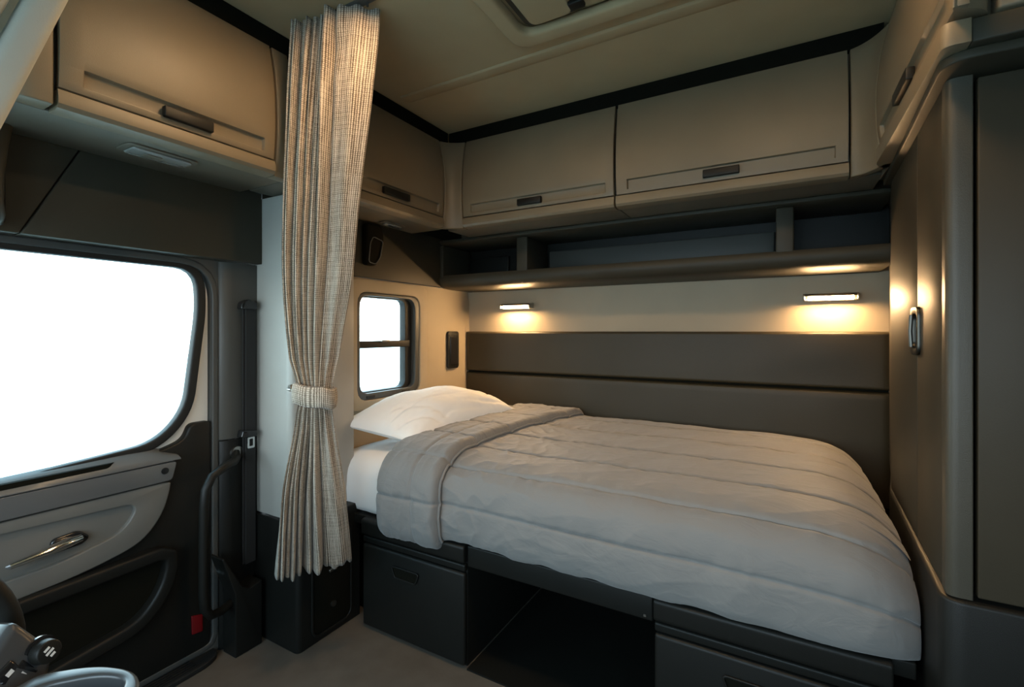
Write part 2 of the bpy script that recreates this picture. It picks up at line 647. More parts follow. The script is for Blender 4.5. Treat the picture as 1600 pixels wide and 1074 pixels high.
# cab side outside the door line and the door opening seal
DO = round_poly([(-0.62, 0.022), (1.000, 0.022), (1.000, 1.462), (-0.62, 1.462)], [0.02, 0.05, 0.14, 0.05], 10)
DO = resample(DO, 160)
sealo = offset_poly(DO, 0.001)
seali = offset_poly(DO, -0.020)
sur_o = match_start([(-0.70, 0.0), (1.035, 0.0), (1.035, 1.50), (-0.70, 1.50)], DO)
struct(MB().ring(sur_o, DO, 'x', -1.93, -1.842).build('trim_8', 'pillar_trim', bevel=0.006), 'dark moulding around the door opening')
seal = MB().ring(sealo, seali, 'x', -1.905, -1.838).build('trim_2', 'rubber_grey', bevel=0.004)
struct(seal, 'grey rubber seal around the door opening')

# ------------------------------------------------------------------ door
door = struct(thing('door_1', (DOOR_X, 0.3, 0.08), 'grey truck door with a large window and chrome pull', 'door'))
del door['category']
WO = round_poly([(-0.45, 0.775), (0.43, 0.790), (0.800, 0.822), (0.890, 0.92), (0.935, 1.29), (0.925, 1.425), (-0.30, 1.425)],
                [0.05, 0.1, 0.07, 0.08, 0.10, 0.085, 0.08], 10)
WO = resample(WO, 160)
W_out = offset_poly(WO, 0.030)
# dark rubber seal round the pane
MB().ring(W_out, WO, 'x', DOOR_X - 0.03, DOOR_X + 0.004).build('window_seal', 'rubber', door, bevel=0.006)
# pane
MB().prism(offset_poly(WO, 0.006), 'x', DOOR_X - 0.028, DOOR_X - 0.023).build('pane', 'window_glass', door)
# painted metal door frame outside of the seal
fr_o = offset_poly(DO, -0.022)
MB().ring(match_start(fr_o, W_out), W_out, 'x', DOOR_X - 0.05, DOOR_X - 0.018).build('frame', 'painted_metal', door, bevel=0.003)
# lower moulded panel
low = round_poly([(-0.60, 0.03), (0.976, 0.03), (0.976, 0.868), (0.905, 0.868), (0.885, 0.815), (0.80, 0.788), (0.43, 0.770), (-0.60, 0.755)],
                 [0.02, 0.04, 0.015, 0.02, 0.05, 0.05, 0.05, 0.02])
MB().prism(low, 'x', DOOR_X - 0.045, DOOR_X + 0.010).build('lower_panel', 'charcoal_plastic', door, bevel=0.008)
# sill ledge that slopes up to the glass, with a dark grab slot let into it
LX0, LX1 = DOOR_X - 0.010, DOOR_X + 0.040
sil = MB()
ys_ = [lerp(-0.60, 0.86, k / 40) for k in range(41)]
def zs_(y):
    return interp(y, [-0.6, 0.43, 0.70, 0.80, 0.86], [0.780, 0.798, 0.810, 0.806, 0.768])
sil.slab([[(lerp(LX0, LX1, q) , y, lerp(zs_(y), 0.760, q) + 0.006 * math.sin(math.pi * q)) for y in ys_] for q in (0, 0.2, 0.4, 0.6, 0.8, 1.0)],
         [[(lerp(LX0, LX1, q), y, 0.757) for y in ys_] for q in (0, 0.2, 0.4, 0.6, 0.8, 1.0)])
sil.build('sill', 'sill_plastic', door, ang=40)
MB().prism(round_poly([(DOOR_X + 0.012, -0.45), (DOOR_X + 0.030, -0.45), (DOOR_X + 0.030, 0.66), (DOOR_X + 0.012, 0.69)], 0.008), 'z', 0.760, 0.7865).build('grab_slot', 'black_recess', door)
# belt trim strip
MB().prism(round_poly([(-0.6, 0.690), (0.835, 0.690), (0.850, 0.752), (-0.6, 0.758)], [0.004, 0.012, 0.012, 0.004]), 'x', DOOR_X, DOOR_X + 0.036).build('belt_trim', 'silver_trim', door, bevel=0.006)
MB().cyl((DOOR_X + 0.035, 0.812, 0.727), (1, 0, 0), 0.011, 0.004, 20).build('lock_button', 'black_gloss', door)
# insert panel with a shallow dish behind the pull
ins = round_poly([(-0.6, 0.440), (0.30, 0.452), (0.60, 0.470), (0.752, 0.505), (0.815, 0.585), (0.838, 0.684), (-0.6, 0.684)],
                 [0.01, 0.1, 0.1, 0.06, 0.08, 0.01, 0.01], 8)
ins = resample(ins, 120)
MBi = MB()
dish = resample(round_poly([(0.20, 0.515), (0.55, 0.525), (0.70, 0.560), (0.745, 0.640), (0.20, 0.660)], [0.03, 0.05, 0.07, 0.05, 0.03], 8), 120)
dish_o = match_start(ins, dish)
MBi.ring(dish_o, dish, 'x', DOOR_X, DOOR_X + 0.028)
MBi.build('insert_panel', 'door_grey', door, bevel=0.007)
MB().prism(dish, 'x', DOOR_X + 0.004, DOOR_X + 0.013).build('dish', 'door_grey', door)
# chrome pull in a black escutcheon
esc = MB().prism(round_poly([(0.52, 0.555), (0.600, 0.560), (0.618, 0.577), (0.590, 0.604), (0.53, 0.598)], 0.012), 'x', DOOR_X + 0.012, DOOR_X + 0.026)
eo = esc.build('escutcheon', 'black_gloss', door, bevel=0.004)
MB().tube([(DOOR_X + 0.030, 0.592, 0.583), (DOOR_X + 0.038, 0.560, 0.582), (DOOR_X + 0.044, 0.520, 0.577), (DOOR_X + 0.046, 0.475, 0.571), (DOOR_X + 0.044, 0.440, 0.566), (DOOR_X + 0.040, 0.434, 0.565)],
          [0.013, 0.017, 0.016, 0.0125, 0.011, 0.006], 16, 0.8).build('handle', 'chrome', door)
# map pocket: rim around a dark cavity
pk_i = resample(round_poly([(-0.2, 0.16), (0.30, 0.20), (0.55, 0.238), (0.735, 0.262), (0.800, 0.345), (0.815, 0.432), (0.60, 0.425), (-0.2, 0.405)], [0.03, 0.1, 0.1, 0.05, 0.06, 0.02, 0.1, 0.03], 8), 120)
pk_o = offset_poly(pk_i, 0.042)
MB().ring(pk_o, pk_i, 'x', DOOR_X + 0.005, DOOR_X + 0.050).build('pocket_rim', 'charcoal_plastic', door, bevel=0.010)
MB().prism(pk_i, 'x', DOOR_X + 0.008, DOOR_X + 0.014).build('pocket_back', 'black_recess', door)
MB().prism([(0.906, 0.178), (0.944, 0.166), (0.944, 0.104), (0.908, 0.110)], 'x', DOOR_X + 0.008, DOOR_X + 0.016).build('reflector', 'red_reflector', door, bevel=0.003)

# ribbed door sill on the floor
sl = thing('door_sill', (-1.825, 0.75, 0.0), 'black ribbed step sill along the foot of the door', 'sill')
MB().prism(round_poly([(-1.86, -0.2), (-1.775, -0.2), (-1.775, 0.93), (-1.80, 0.985), (-1.86, 0.985)], [0, 0.01, 0.05, 0.03, 0]), 'z', 0.0, 0.018).build('plate', 'rubber', sl, bevel=0.004)
for k in range(5):
    xx = -1.845 + k * 0.013
    MB().box(xx, xx + 0.006, 0.0, 0.90, 0.018, 0.023).build('rib', 'rubber', sl, bevel=0.0015, seg=2)

# ================================================================== BUNK WALL FURNITURE
# two padded panels on the rear wall
def pad(z0, z1, label, d0=0.045):
    xs = sorted([lerp(WALL_L + 0.002, 0.40, k / 60) for k in range(61)] + [WALL_L + 0.002 + q for q in (0.002, 0.005, 0.009)] + [0.40 - q for q in (0.002, 0.005, 0.009)])
    zs = sorted([lerp(z0, z1, k / 14) for k in range(15)] + [z0 + q for q in (0.0015, 0.004, 0.008, 0.012)] + [z1 - q for q in (0.0015, 0.004, 0.008, 0.012)])

    def off(x, z):
        e = min(x - (WALL_L + 0.002), 0.40 - x, z - z0, z1 - z)
        return d0 * (1 - (1 - min(1, e / 0.012)) ** 2) ** 0.5 * 0.6 + d0 * 0.4 + 0.003 * noise.noise(Vector((x * 3, z * 6, z0)))
    return tag(MB().slab([[(x, REAR - off(x, z), z) for x in xs] for z in zs], [[(x, REAR - 0.0005, z) for x in xs] for z in zs]).build('wall_pad', 'vinyl_upholstery', ang=70), label, 'padded panel', 'padded panels on the rear wall')


struct(MB().box(WALL_L + 0.004, 0.39, REAR - 0.012, REAR - 0.0005, 0.9452, 0.9528).build('trim_9', 'black_recess'), 'dark joint between the padded panels')
pad(0.953, 1.199, 'upper charcoal padded vinyl panel below the reading lamps')
pad(0.46, 0.945, 'lower charcoal padded vinyl panel just above the grey duvet')

# open shelf under the rear cabinets
sh = thing('open_shelf', (-0.67, 2.35, 1.45), 'long dark open shelf with two dividers under the rear cabinets', 'shelf')
prof = [(REAR, 1.449), (2.30, 1.449), (2.225, 1.452), (2.200, 1.462), (2.188, 1.485), (2.187, 1.508), (2.197, 1.524), (2.215, 1.526), (2.235, 1.512), (2.26, 1.497), (REAR, 1.497)]
MB().prism(prof, 'x', WALL_L + 0.006, 0.358).build('shelf_board', 'dark_panel', sh, ang=50)
MB().box(WALL_L + 0.006, 0.392, REAR - 0.02, REAR - 0.002, 1.497, 1.728).build('back_panel', 'charcoal_plastic', sh)
MB().prism([(REAR - 0.022, 1.70), (2.215, 1.70), (2.19, 1.712), (2.19, 1.728), (REAR - 0.022, 1.728)], 'x', WALL_L + 0.006, 0.362).build('header', 'dark_panel', sh, bevel=0.004)
MB().prism(round_poly([(2.19, 1.50), (2.47, 1.50), (2.47, 1.70), (2.19, 1.70)], 0.02), 'x', WALL_L + 0.006, WALL_L + 0.030).build('end_panel', 'dark_panel', sh, bevel=0.006)
for x0, x1 in ((-1.221, -1.156), (-0.018, 0.046)):
    MB().prism([(x0, 2.195), (x1, 2.195), (x1 - 0.012, 2.47), (x0 + 0.012, 2.47)], 'z', 1.500, 1.70).build('divider', 'dark_panel', sh, bevel=0.006)
MB().box(-1.150, -0.024, REAR - 0.045, REAR - 0.021, 1.500, 1.655).build('back_pad', 'pillar_trim', sh, bevel=0.006)
MB().box(-1.700, -1.42, REAR - 0.045, REAR - 0.021, 1.500, 1.655).build('back_pad', 'charcoal_plastic', sh, bevel=0.006)


# reading lamps
def reading_lamp(x, z, label):
    t = thing('reading_lamp', (x, REAR - 0.05, z - 0.018), label, 'lamp', 'reading lamps on the rear wall')
    hw = 0.094
    MB().prism(round_poly([(REAR - 0.001, z - 0.012), (REAR - 0.001, z + 0.014), (REAR - 0.052, z + 0.012), (REAR - 0.060, z + 0.004), (REAR - 0.060, z - 0.001)], 0.003), 'x', x - hw, x + hw).build('housing', 'satin_metal', t, bevel=0.002)
    MB().box(x - hw, x + hw, REAR - 0.0415, REAR - 0.036, z - 0.0195, z - 0.006).build('glow_shield', 'satin_metal', t, bevel=0.001, seg=2)  # strip added to dim the lamp's glow on the wall just below
    for s in (-1, 1):
        MB().prism([(REAR - 0.001, z - 0.016), (REAR - 0.001, z + 0.014), (REAR - 0.056, z + 0.012), (REAR - 0.062, z + 0.004), (REAR - 0.062, z - 0.013), (REAR - 0.056, z - 0.016)], 'x', x + s * hw - 0.006 * (s < 0), x + s * hw + 0.006 * (s > 0)).build('end_cap', 'satin_metal', t, bevel=0.002)
    MB().prism([(REAR - 0.042, z - 0.0137), (REAR - 0.042, z - 0.006), (REAR - 0.0585, z - 0.0005), (REAR - 0.0615, z - 0.002), (REAR - 0.0615, z - 0.012), (REAR - 0.056, z - 0.0150)], 'x', x - hw + 0.012, x + hw - 0.012).build('diffuser', 'led_diffuser', t)
    return t


reading_lamp(-1.371, 1.352, 'small lit reading lamp above the pillow end of the bunk')
reading_lamp(0.186, 1.352, 'lit reading lamp close to the tall wardrobe')

# dark switch plate on the side wall
sw = thing('switch_plate', (WALL_L, 2.313, 0.975), 'narrow dark upright switch plate between window and rear wall', 'switch')
MB().prism(rrect(2.259, 2.368, 0.977, 1.200, 0.018), 'x', WALL_L, WALL_L + 0.016).build('plate', 'charcoal_plastic', sw, bevel=0.004)
MB().prism(rrect(2.277, 2.350, 1.000, 1.178, 0.012), 'x', WALL_L + 0.016, WALL_L + 0.020).build('face', 'black_gloss', sw, bevel=0.002)


# ================================================================== OVERHEAD CABINETS
Z_LIP0, Z_LIP1, Z_D0, Z_D1 = 1.724, 1.770, 1.776, 2.165


def bulge(z):
    return -0.045 * abs((z - 1.90) / 0.30) ** 2.2 if z > 1.90 else -0.020 * ((1.90 - z) / 0.18) ** 2


def cab_door(parent, to3, s0, s1, m='taupe_plastic', thick=0.02):
    g0, g1 = s0 + 0.045, s1 - 0.035
    zg0, zg1 = 1.793, 1.834
    S = sorted({s0, s1, g0, g0 + 0.003, g1 - 0.003, g1} | {lerp(g0 + 0.003, g1 - 0.003, k / 10) for k in range(11)})
    Z = sorted({Z_D0, zg0, zg0 + 0.003, zg1 - 0.003, zg1, Z_D1} | {lerp(zg1, Z_D1, k / 14) for k in range(15)})

    def off(s, z):
        e = bulge(z)
        if g0 + 0.001 < s < g1 - 0.001 and zg0 + 0.001 < z < zg1 - 0.001:
            e -= 0.011
        return e
    a = [[to3(s, off(s, z), z) for s in S] for z in Z]
    b = [[to3(s, bulge(z) - thick, z) for s in S] for z in Z]
    return MB().slab(a, b).build('door', m, parent, bevel=0.0025, seg=2)


def cab_lip(parent, to3, s0, s1, m='taupe_plastic', zb=Z_LIP0):
    pr = [(-0.022, zb), (-0.010, zb + 0.003), (-0.002, zb + 0.012), (-0.001, zb + 0.025), (-0.006, Z_LIP1), (-0.03, Z_LIP1)]
    bk = [(-0.06, p[1]) for p in pr]
    S = [lerp(s0, s1, k / 8) for k in range(9)]
    return MB().slab([[to3(s, d, z) for s in S] for d, z in pr], [[to3(s, d, z) for s in S] for d, z in bk]).build('bottom_rail', m, parent, bevel=0.002, seg=2, ang=60)


def cab_handle(door_o, to3, s0, s1):
    zc = 1.806
    r = []
    MBh = MB()
    a = [[to3(s, -0.012, z) for s in (s0, s1)] for z in (zc - 0.016, zc + 0.014)]
    b = [[to3(s, 0.006, z) for s in (s0, s1)] for z in (zc - 0.016, zc + 0.014)]
    MBh.slab(b, a)
    h = MBh.build('handle', 'charcoal_plastic', door_o, bevel=0.003)
    return h


to_left = lambda X: (lambda s, d, z: (X + d, s, z))
to_rear = lambda Y: (lambda s, d, z: (s, Y - d, z))
to_right = lambda X: (lambda s, d, z: (X - d, s, z))

FX, FY, RX = -1.468, 1.944, 0.260


def cabinet(label, to3, s0, s1, h0, h1, body):
    xs, ys, zs = body[0:2], body[2:4], body[4:6]
    t = thing('overhead_cabinet', ((xs[0] + xs[1]) / 2, (ys[0] + ys[1]) / 2, zs[0]), label, 'cabinet', 'overhead cabinets')
    MB().box(*body).build('body', 'grey_plastic', t, bevel=0.003)
    d = cab_door(t, to3, s0 + 0.004, s1 - 0.004)
    cab_lip(t, to3, s0 + 0.002, s1 - 0.002)
    cab_handle(d, to3, h0, h1)
    return t


# left row
c1 = cabinet('beige overhead cabinet above the door window, left of the curtain', to_left(FX), 0.436, 0.988, 0.655, 0.784,
             (-1.782, FX - 0.062, 0.36, 1.050, 1.728, 2.165))
# front end piece of that cabinet (behind the slanting trim)
e1 = MB().prism(round_poly([(FX - 0.002, 0.430), (FX - 0.004, 0.372), (FX - 0.05, 0.335), (-1.60, 0.32), (-1.60, 0.358), (FX - 0.062, 0.358), (FX - 0.062, 0.430)], [0, 0.04, 0.06, 0, 0, 0, 0]), 'z', 1.728, 2.165)
e1.build('end_piece', 'taupe_plastic', c1, bevel=0.004)
# rear end piece between the two cabinets of the left row
S_ = [0.992 + 0.058 * k / 4 for k in range(5)]
Z_ = [lerp(Z_LIP0, Z_D1, k / 16) for k in range(17)]
MB().slab([[(FX + bulge(z), s, z) for s in S_] for z in Z_], [[(FX - 0.0618, s, z) for s in S_] for z in Z_]).build('end_piece', 'taupe_plastic', c1, bevel=0.003, seg=2)
c2 = cabinet('beige overhead cabinet above the small bunk window, right of the curtain', to_left(FX), 1.062, 1.900, 1.480, 1.640,
             (WALL_L + 0.002, FX - 0.062, 1.055, 1.955, 1.728, 2.165))
# rear row
c3 = cabinet('narrower beige overhead cabinet over the pillow half of the rear wall', to_rear(FY), -1.396, -0.611, -1.077, -0.953,
             (-1.528, -0.612, FY + 0.062, REAR - 0.002, 1.730, 2.165))
c4 = cabinet('wide beige overhead cabinet over the foot half of the rear wall', to_rear(FY), -0.607, 0.202, -0.261, -0.134,
             (-0.609, 0.300, FY + 0.062, REAR - 0.002, 1.730, 2.165))


# corner mouldings between the rows
def corner(p_a, p_b, ctrl, behind, label, name):
    n = 10
    path = []
    for k in range(n + 1):
        t = k / n
        a, b, c = Vector(p_a), Vector(p_b), Vector(ctrl)
        path.append(a * (1 - t) ** 2 + c * 2 * t * (1 - t) + b * t * t)
    Zs = [lerp(Z_LIP0, Z_D1, k / 18) for k in range(19)]
    bh = Vector(behind)
    fa, ba = [], []
    for z in Zs:
        k = -bulge(z)
        sg = 1 if bh.x > path[0].x else -1
        sh = [Vector((sg * k * (1 - i / n), k * i / n)) for i in range(n + 1)]
        fa.append([(p.x + q.x, p.y + q.y, z) for p, q in zip(path, sh)])
        ba.append([(p.x + sg * 0.062 * (1 - i / n), p.y + 0.062 * i / n, z) for i, p in enumerate(path)])
    return struct(MB().slab(fa, ba).build(name, 'taupe_plastic', bevel=0.003, seg=2, ang=50), label)


corner((FX, 1.904), (-1.400, FY), (-1.462, 1.938), (-1.53, 2.005), 'curved beige corner moulding left of the rear cabinets', 'trim_3')
corner((RX, 1.862), (0.206, FY), (0.248, 1.938), (0.318, 2.005), 'curved beige corner moulding right of the rear cabinets', 'trim_4')

# black shadow gap under the ceiling
bl = MB()
bl.box(-1.78, FX - 0.045, 0.0, FY + 0.04, 2.167, CEIL - 0.001)
struct(bl.build('trim_5', 'black_recess'), 'black gap strip above the left cabinets')
struct(MB().box(-1.51, 0.30, FY + 0.045, REAR, 2.167, CEIL - 0.001).build('trim_6', 'black_recess'), 'black gap strip above the rear cabinets')

# right row: side cabinet that wraps round to the front
rc = thing('overhead_cabinet', (0.45, 1.6, 1.704), 'beige overhead cabinet above the wardrobe on the right', 'cabinet', 'overhead cabinets')
plan = round_poly([(RX + 0.055, 2.06), (RX + 0.055, 1.20), (0.69, 1.20), (0.69, 2.06)], [0, 0.05, 0, 0], 8)
MB().prism(plan, 'z', 1.769, CEIL - 0.002).build('body', 'taupe_plastic', rc, bevel=0.003)
d = cab_door(rc, to_right(RX), 1.118, 1.855)
cab_handle(d, to_right(RX), 1.420, 1.575)
plan_l = round_poly([(0.298, 2.06), (RX + 0.036, 1.93), (RX - 0.001, 1.862), (RX - 0.001, 1.150), (0.300, 1.152), (0.300, 2.06)], [0, 0.02, 0.03, 0.045, 0, 0], 10)
MB().prism(plan_l, 'z', 1.724, 1.768).build('bottom_rail', 'taupe_plastic', rc, bevel=0.005)
plan_b = round_poly([(0.308, 2.06), (0.264, 1.172), (0.69, 1.185), (0.69, 2.06)], [0, 0.055, 0, 0], 10)
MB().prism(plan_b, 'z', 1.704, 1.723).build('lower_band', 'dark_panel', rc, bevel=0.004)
MB().box(0.3005, 0.69, 1.156, 2.06, 1.724, 1.768).build('front_rail', 'dark_panel', rc, bevel=0.004)  # front run coloured dark to stand in for shade past the lit corner
# rounded corner piece and front door
MB().prism(round_poly([(RX + 0.004, 1.114), (RX + 0.016, 1.120), (0.322, 1.152), (0.330, 1.19), (RX + 0.03, 1.19)], [0.01, 0.04, 0.02, 0, 0], 8), 'z', 1.774, CEIL - 0.004).build('corner_piece', 'taupe_plastic', rc, bevel=0.006)
MB().box(0.336, 0.69, 1.156, 1.196, 1.774, CEIL - 0.004).build('front_door', 'taupe_plastic', rc, bevel=0.005)

# lamps under the left cabinets (switched off)
def courtesy(x0, x1, y0, y1, z, label):
    t = thing('courtesy_lamp', ((x0 + x1) / 2, (y0 + y1) / 2, z), label, 'lamp', 'courtesy lamps under the left cabinets')
    MB().prism(rrect(x0, x1, y0, y1, 0.02), 'z', z - 0.006, z).build('bezel', 'grey_plastic', t, bevel=0.002)
    MB().prism(rrect(x0 + 0.012, x1 - 0.012, y0 + 0.014, y1 - 0.014, 0.014), 'z', z - 0.012, z - 0.006).build('lens', 'lens_clear', t, bevel=0.003)
    MB().prism(rrect(x0 + 0.03, x1 - 0.03, y0 + 0.05, y0 + 0.10, 0.01), 'z', z - 0.015, z - 0.012).build('switch', 'grey_plastic', t, bevel=0.001)
    return t


courtesy(-1.662, -1.570, 0.615, 0.800, 1.728, 'clear unlit courtesy lamp under the cabinet left of the curtain')
courtesy(-1.690, -1.630, 1.660, 1.800, 1.728, 'small clear unlit courtesy lamp under the cabinet right of the curtain')

# small dark speaker pod over the window
sp = thing('speaker_pod', (-1.70, 1.66, 1.52), 'small black pod with a chrome outline above the small window', 'speaker')
MB().prism(round_poly([(1.600, 1.515), (1.660, 1.515), (1.690, 1.560), (1.715, 1.650), (1.700, 1.715), (1.600, 1.715)], 0.02), 'x', WALL_L + 0.004, WALL_L + 0.040).build('housing', 'black_recess', sp, bevel=0.008)
pi = resample(round_poly([(1.612, 1.530), (1.655, 1.525), (1.682, 1.560), (1.700, 1.640), (1.640, 1.652), (1.622, 1.62)], 0.012), 60)
MB().ring(offset_poly(pi, 0.003), pi, 'x', WALL_L + 0.040, WALL_L + 0.044).build('outline', 'silver_trim', sp)

# ceiling roof hatch
ht = thing('roof_hatch', (-0.48, 1.12, CEIL - 0.04), 'beige framed roof hatch in the ceiling', 'hatch')
ho = resample(rrect(-0.815, -0.14, 0.76, 1.487, 0.06), 96)
hi = resample(rrect(-0.755, -0.20, 0.82, 1.425, 0.03), 96)
MB().ring(ho, match_start(hi, ho), 'z', CEIL - 0.035, CEIL).build('frame', 'ceiling_lining', ht, bevel=0.010)
MB().prism(rrect(-0.74, -0.21, 0.83, 1.41, 0.03), 'z', CEIL - 0.012, CEIL - 0.001).build('recess', 'dark_panel', ht)
MB().prism(rrect(-0.715, -0.565, 0.86, 1.395, 0.03), 'z', CEIL - 0.030, CEIL - 0.012).build('cover', 'ceiling_lining', ht, bevel=0.008)
MB().prism(rrect(-0.545, -0.23, 0.86, 1.395, 0.03), 'z', CEIL - 0.026, CEIL - 0.012).build('blind', 'ceiling_lining', ht, bevel=0.006)
MB().box(-0.568, -0.52, 1.34, 1.372, CEIL - 0.038, CEIL - 0.026).build('latch', 'charcoal_plastic', ht, bevel=0.003)

# lit dome lamps on the ceiling in front of the bunk
def dome_lamp(x, y, label):
    t = thing('dome_lamp', (x, y, CEIL - 0.03), label, 'lamp', 'dome lamps on the ceiling')
    MB().ring(resample(rrect(x - 0.09, x + 0.09, y - 0.12, y + 0.12, 0.03), 64), resample(rrect(x - 0.07, x + 0.07, y - 0.10, y + 0.10, 0.02), 64), 'z', CEIL - 0.022, CEIL).build('bezel', 'ceiling_lining', t, bevel=0.004)
    MB().prism(rrect(x - 0.068, x + 0.068, y - 0.098, y + 0.098, 0.02), 'z', CEIL - 0.018, CEIL - 0.002).build('diffuser', 'dome_diffuser', t)


dome_lamp(-0.93, 0.87, 'lit rectangular dome lamp on the ceiling near the curtain')
dome_lamp(-0.02, 0.92, 'lit rectangular dome lamp on the ceiling near the wardrobe')

# ================================================================== PILLAR LOCKER beside the door
pl_ = thing('pillar_locker', (-1.70, 1.27, 0.0), 'tall grey locker pillar behind the tied curtain', 'locker')
plan_u = round_poly([(-1.836, 1.14), (-1.605, 1.14), (-1.605, 1.440), (-1.836, 1.440)], [0.006, 0.035, 0.0, 0], 8)
MB().prism(plan_u, 'z', 0.482, 1.724).build('upper_panel', 'pillar_grey', pl_, bevel=0.002)
plan_d = round_poly([(-1.836, 1.128), (-1.552, 1.128), (-1.552, 1.430), (-1.836, 1.430)], [0.006, 0.022, 0.012, 0], 8)
MB().prism(plan_d, 'z', 0.0, 0.478).build('base_box', 'charcoal_plastic', pl_, bevel=0.008)
din = resample(rrect(1.195, 1.372, 0.030, 0.410, 0.03), 80)
fr_ = MB().ring(offset_poly(din, 0.010), din, 'x', -1.553, -1.546).build('door_frame', 'charcoal_plastic', pl_, bevel=0.003)
dr_ = MB().prism(offset_poly(din, -0.003), 'x', -1.5535, -1.549).build('door', 'black_recess', pl_, bevel=0.002)
MB().cyl((-1.549, 1.285, 0.118), (1, 0, 0), 0.012, 0.006, 20).build('lock', 'satin_metal', dr_)
MB().box(-1.550, -1.540, 1.262, 1.298, 0.250, 0.262).build('handle', 'satin_metal', dr_, bevel=0.003)

# ================================================================== BED
# base units and platform
def drawer_unit(x0, x1, label, yb):
    t = thing('drawer_unit', ((x0 + x1) / 2, 1.7, 0.0), label, 'drawer unit', 'drawer units under the bunk')
    MB().box(x0 + 0.004, x1 - 0.004, 1.392, yb, 0.0, 0.398).build('body', 'charcoal_plastic', t, bevel=0.004)
    MB().prism(round_poly([(1.392, 0.376), (1.362, 0.378), (1.360, 0.440), (1.392, 0.444)], [0, 0.014, 0.012, 0]), 'x', x0, x1).build('top_rail', 'charcoal_plastic', t, bevel=0.006)
    MB().prism(round_poly([(1.392, 0.346), (1.372, 0.346), (1.370, 0.372), (1.392, 0.372)], [0, 0.006, 0.008, 0]), 'x', x0 + 0.002, x1 - 0.002).build('trim_strip', 'charcoal_plastic', t, bevel=0.005)
    dr = MB().box(x0 + 0.002, x1 - 0.002, 1.368, 1.391, 0.012, 0.342).build('drawer', 'charcoal_plastic', t, bevel=0.010)
    xc = x0 + (x1 - x0) * 0.46
    hp = resample(round_poly([(xc - 0.064, 0.287), (xc + 0.064, 0.287), (xc + 0.050, 0.252), (xc - 0.050, 0.252)], 0.008), 60)
    h = MB().ring(offset_poly(hp, 0.006), hp, 'y', 1.3665, 1.360).build('handle', 'charcoal_plastic', dr, bevel=0.002)
    MB().prism(hp, 'y', 1.3675, 1.3655).build('recess', 'black_recess', h)
    return t


drawer_unit(-1.478, -0.970, 'black drawer unit under the pillow end of the bunk', 2.05)
drawer_unit(-0.315, 0.224, 'black drawer unit under the foot end of the bunk', 2.05)
bb = thing('bunk_platform', (-0.73, 1.9, 0.40), 'black platform carrying the mattress with a plain front rail', 'bunk')
MB().box(WALL_L + 0.004, 0.270, 1.395, REAR - 0.05, 0.400, 0.440).build('platform', 'charcoal_plastic', bb, bevel=0.004)
MB().box(-0.966, -0.319, 1.378, 1.394, 0.366, 0.440).build('front_rail', 'charcoal_plastic', bb, bevel=0.005)
MB().box(-0.345, -0.338, 1.3755, 1.378, 0.376, 0.382).build('clip', 'satin_metal', bb)
MB().box(WALL_L + 0.004, -1.482, 1.47, 1.50, 0.0, 0.398).build('filler_panel', 'black_recess', bb)
MB().box(-0.966, -0.319, 2.20, 2.23, 0.0, 0.398).build('back_panel', 'charcoal_plastic', bb)
MB().box(-0.966, -0.319, 1.376, 2.199, 0.0, 0.006).build('floor_panel', 'charcoal_plastic', bb)

# mattress under a white fitted sheet
def mattress():
    x0, x1, y0, y1, z0, z1 = WALL_L + 0.012, 0.240, 1.402, 2.44, 0.442, 0.692
    n1, n2 = 60, 40
    r = 0.05
    rows = []

    def P(cx, cy, lev):
        # superellipse-ish rounded cross-sections
        inset, z = lev
        return (lerp(x0 + inset, x1 - inset, cx), lerp(y0 + inset, y1 - inset, cy), z)
    levels = [(0.03, z0), (0.006, z0 + 0.012), (0.0, z0 + 0.03), (0.0, z0 + 0.09), (0.002, z0 + 0.15), (0.006, z1 - 0.075), (0.020, z1 - 0.045), (0.045, z1 - 0.022), (0.08, z1 - 0.008), (0.13, z1)]
    for ins, z in levels:
        loop = resample(rrect(x0 + ins, x1 - ins, y0 + ins, y1 - ins, max(0.02, 0.07 - ins * 0.2), 6), 220)
        row = []
        for (x, y) in loop:
            k = 0.006 * noise.noise(Vector((x * 7, y * 7, z * 5))) + 0.004 * noise.noise(Vector((x * 22, y * 9, z * 9)))
            # sheet gathers diagonally towards the lower edge
            if z < z1 - 0.03:
                k += 0.006 * noise.noise(Vector(((x - z * 0.8) * 16, y * 4, 1.3)))
            yy = y - k * (1 if y < 1.6 else 0)
            row.append((x, yy, z))
        rows.append(row)
    m = MB().grid(rows, close=True)
    b = len(m.v) - 220
    m.f.append(tuple(range(b, b + 220)))
    m.f.append(tuple(range(219, -1, -1)))
    return tag(m.build('mattress', 'sheet_cotton', ang=60), 'white fitted sheet over the bunk mattress at the pillow end', 'mattress')


mattress()

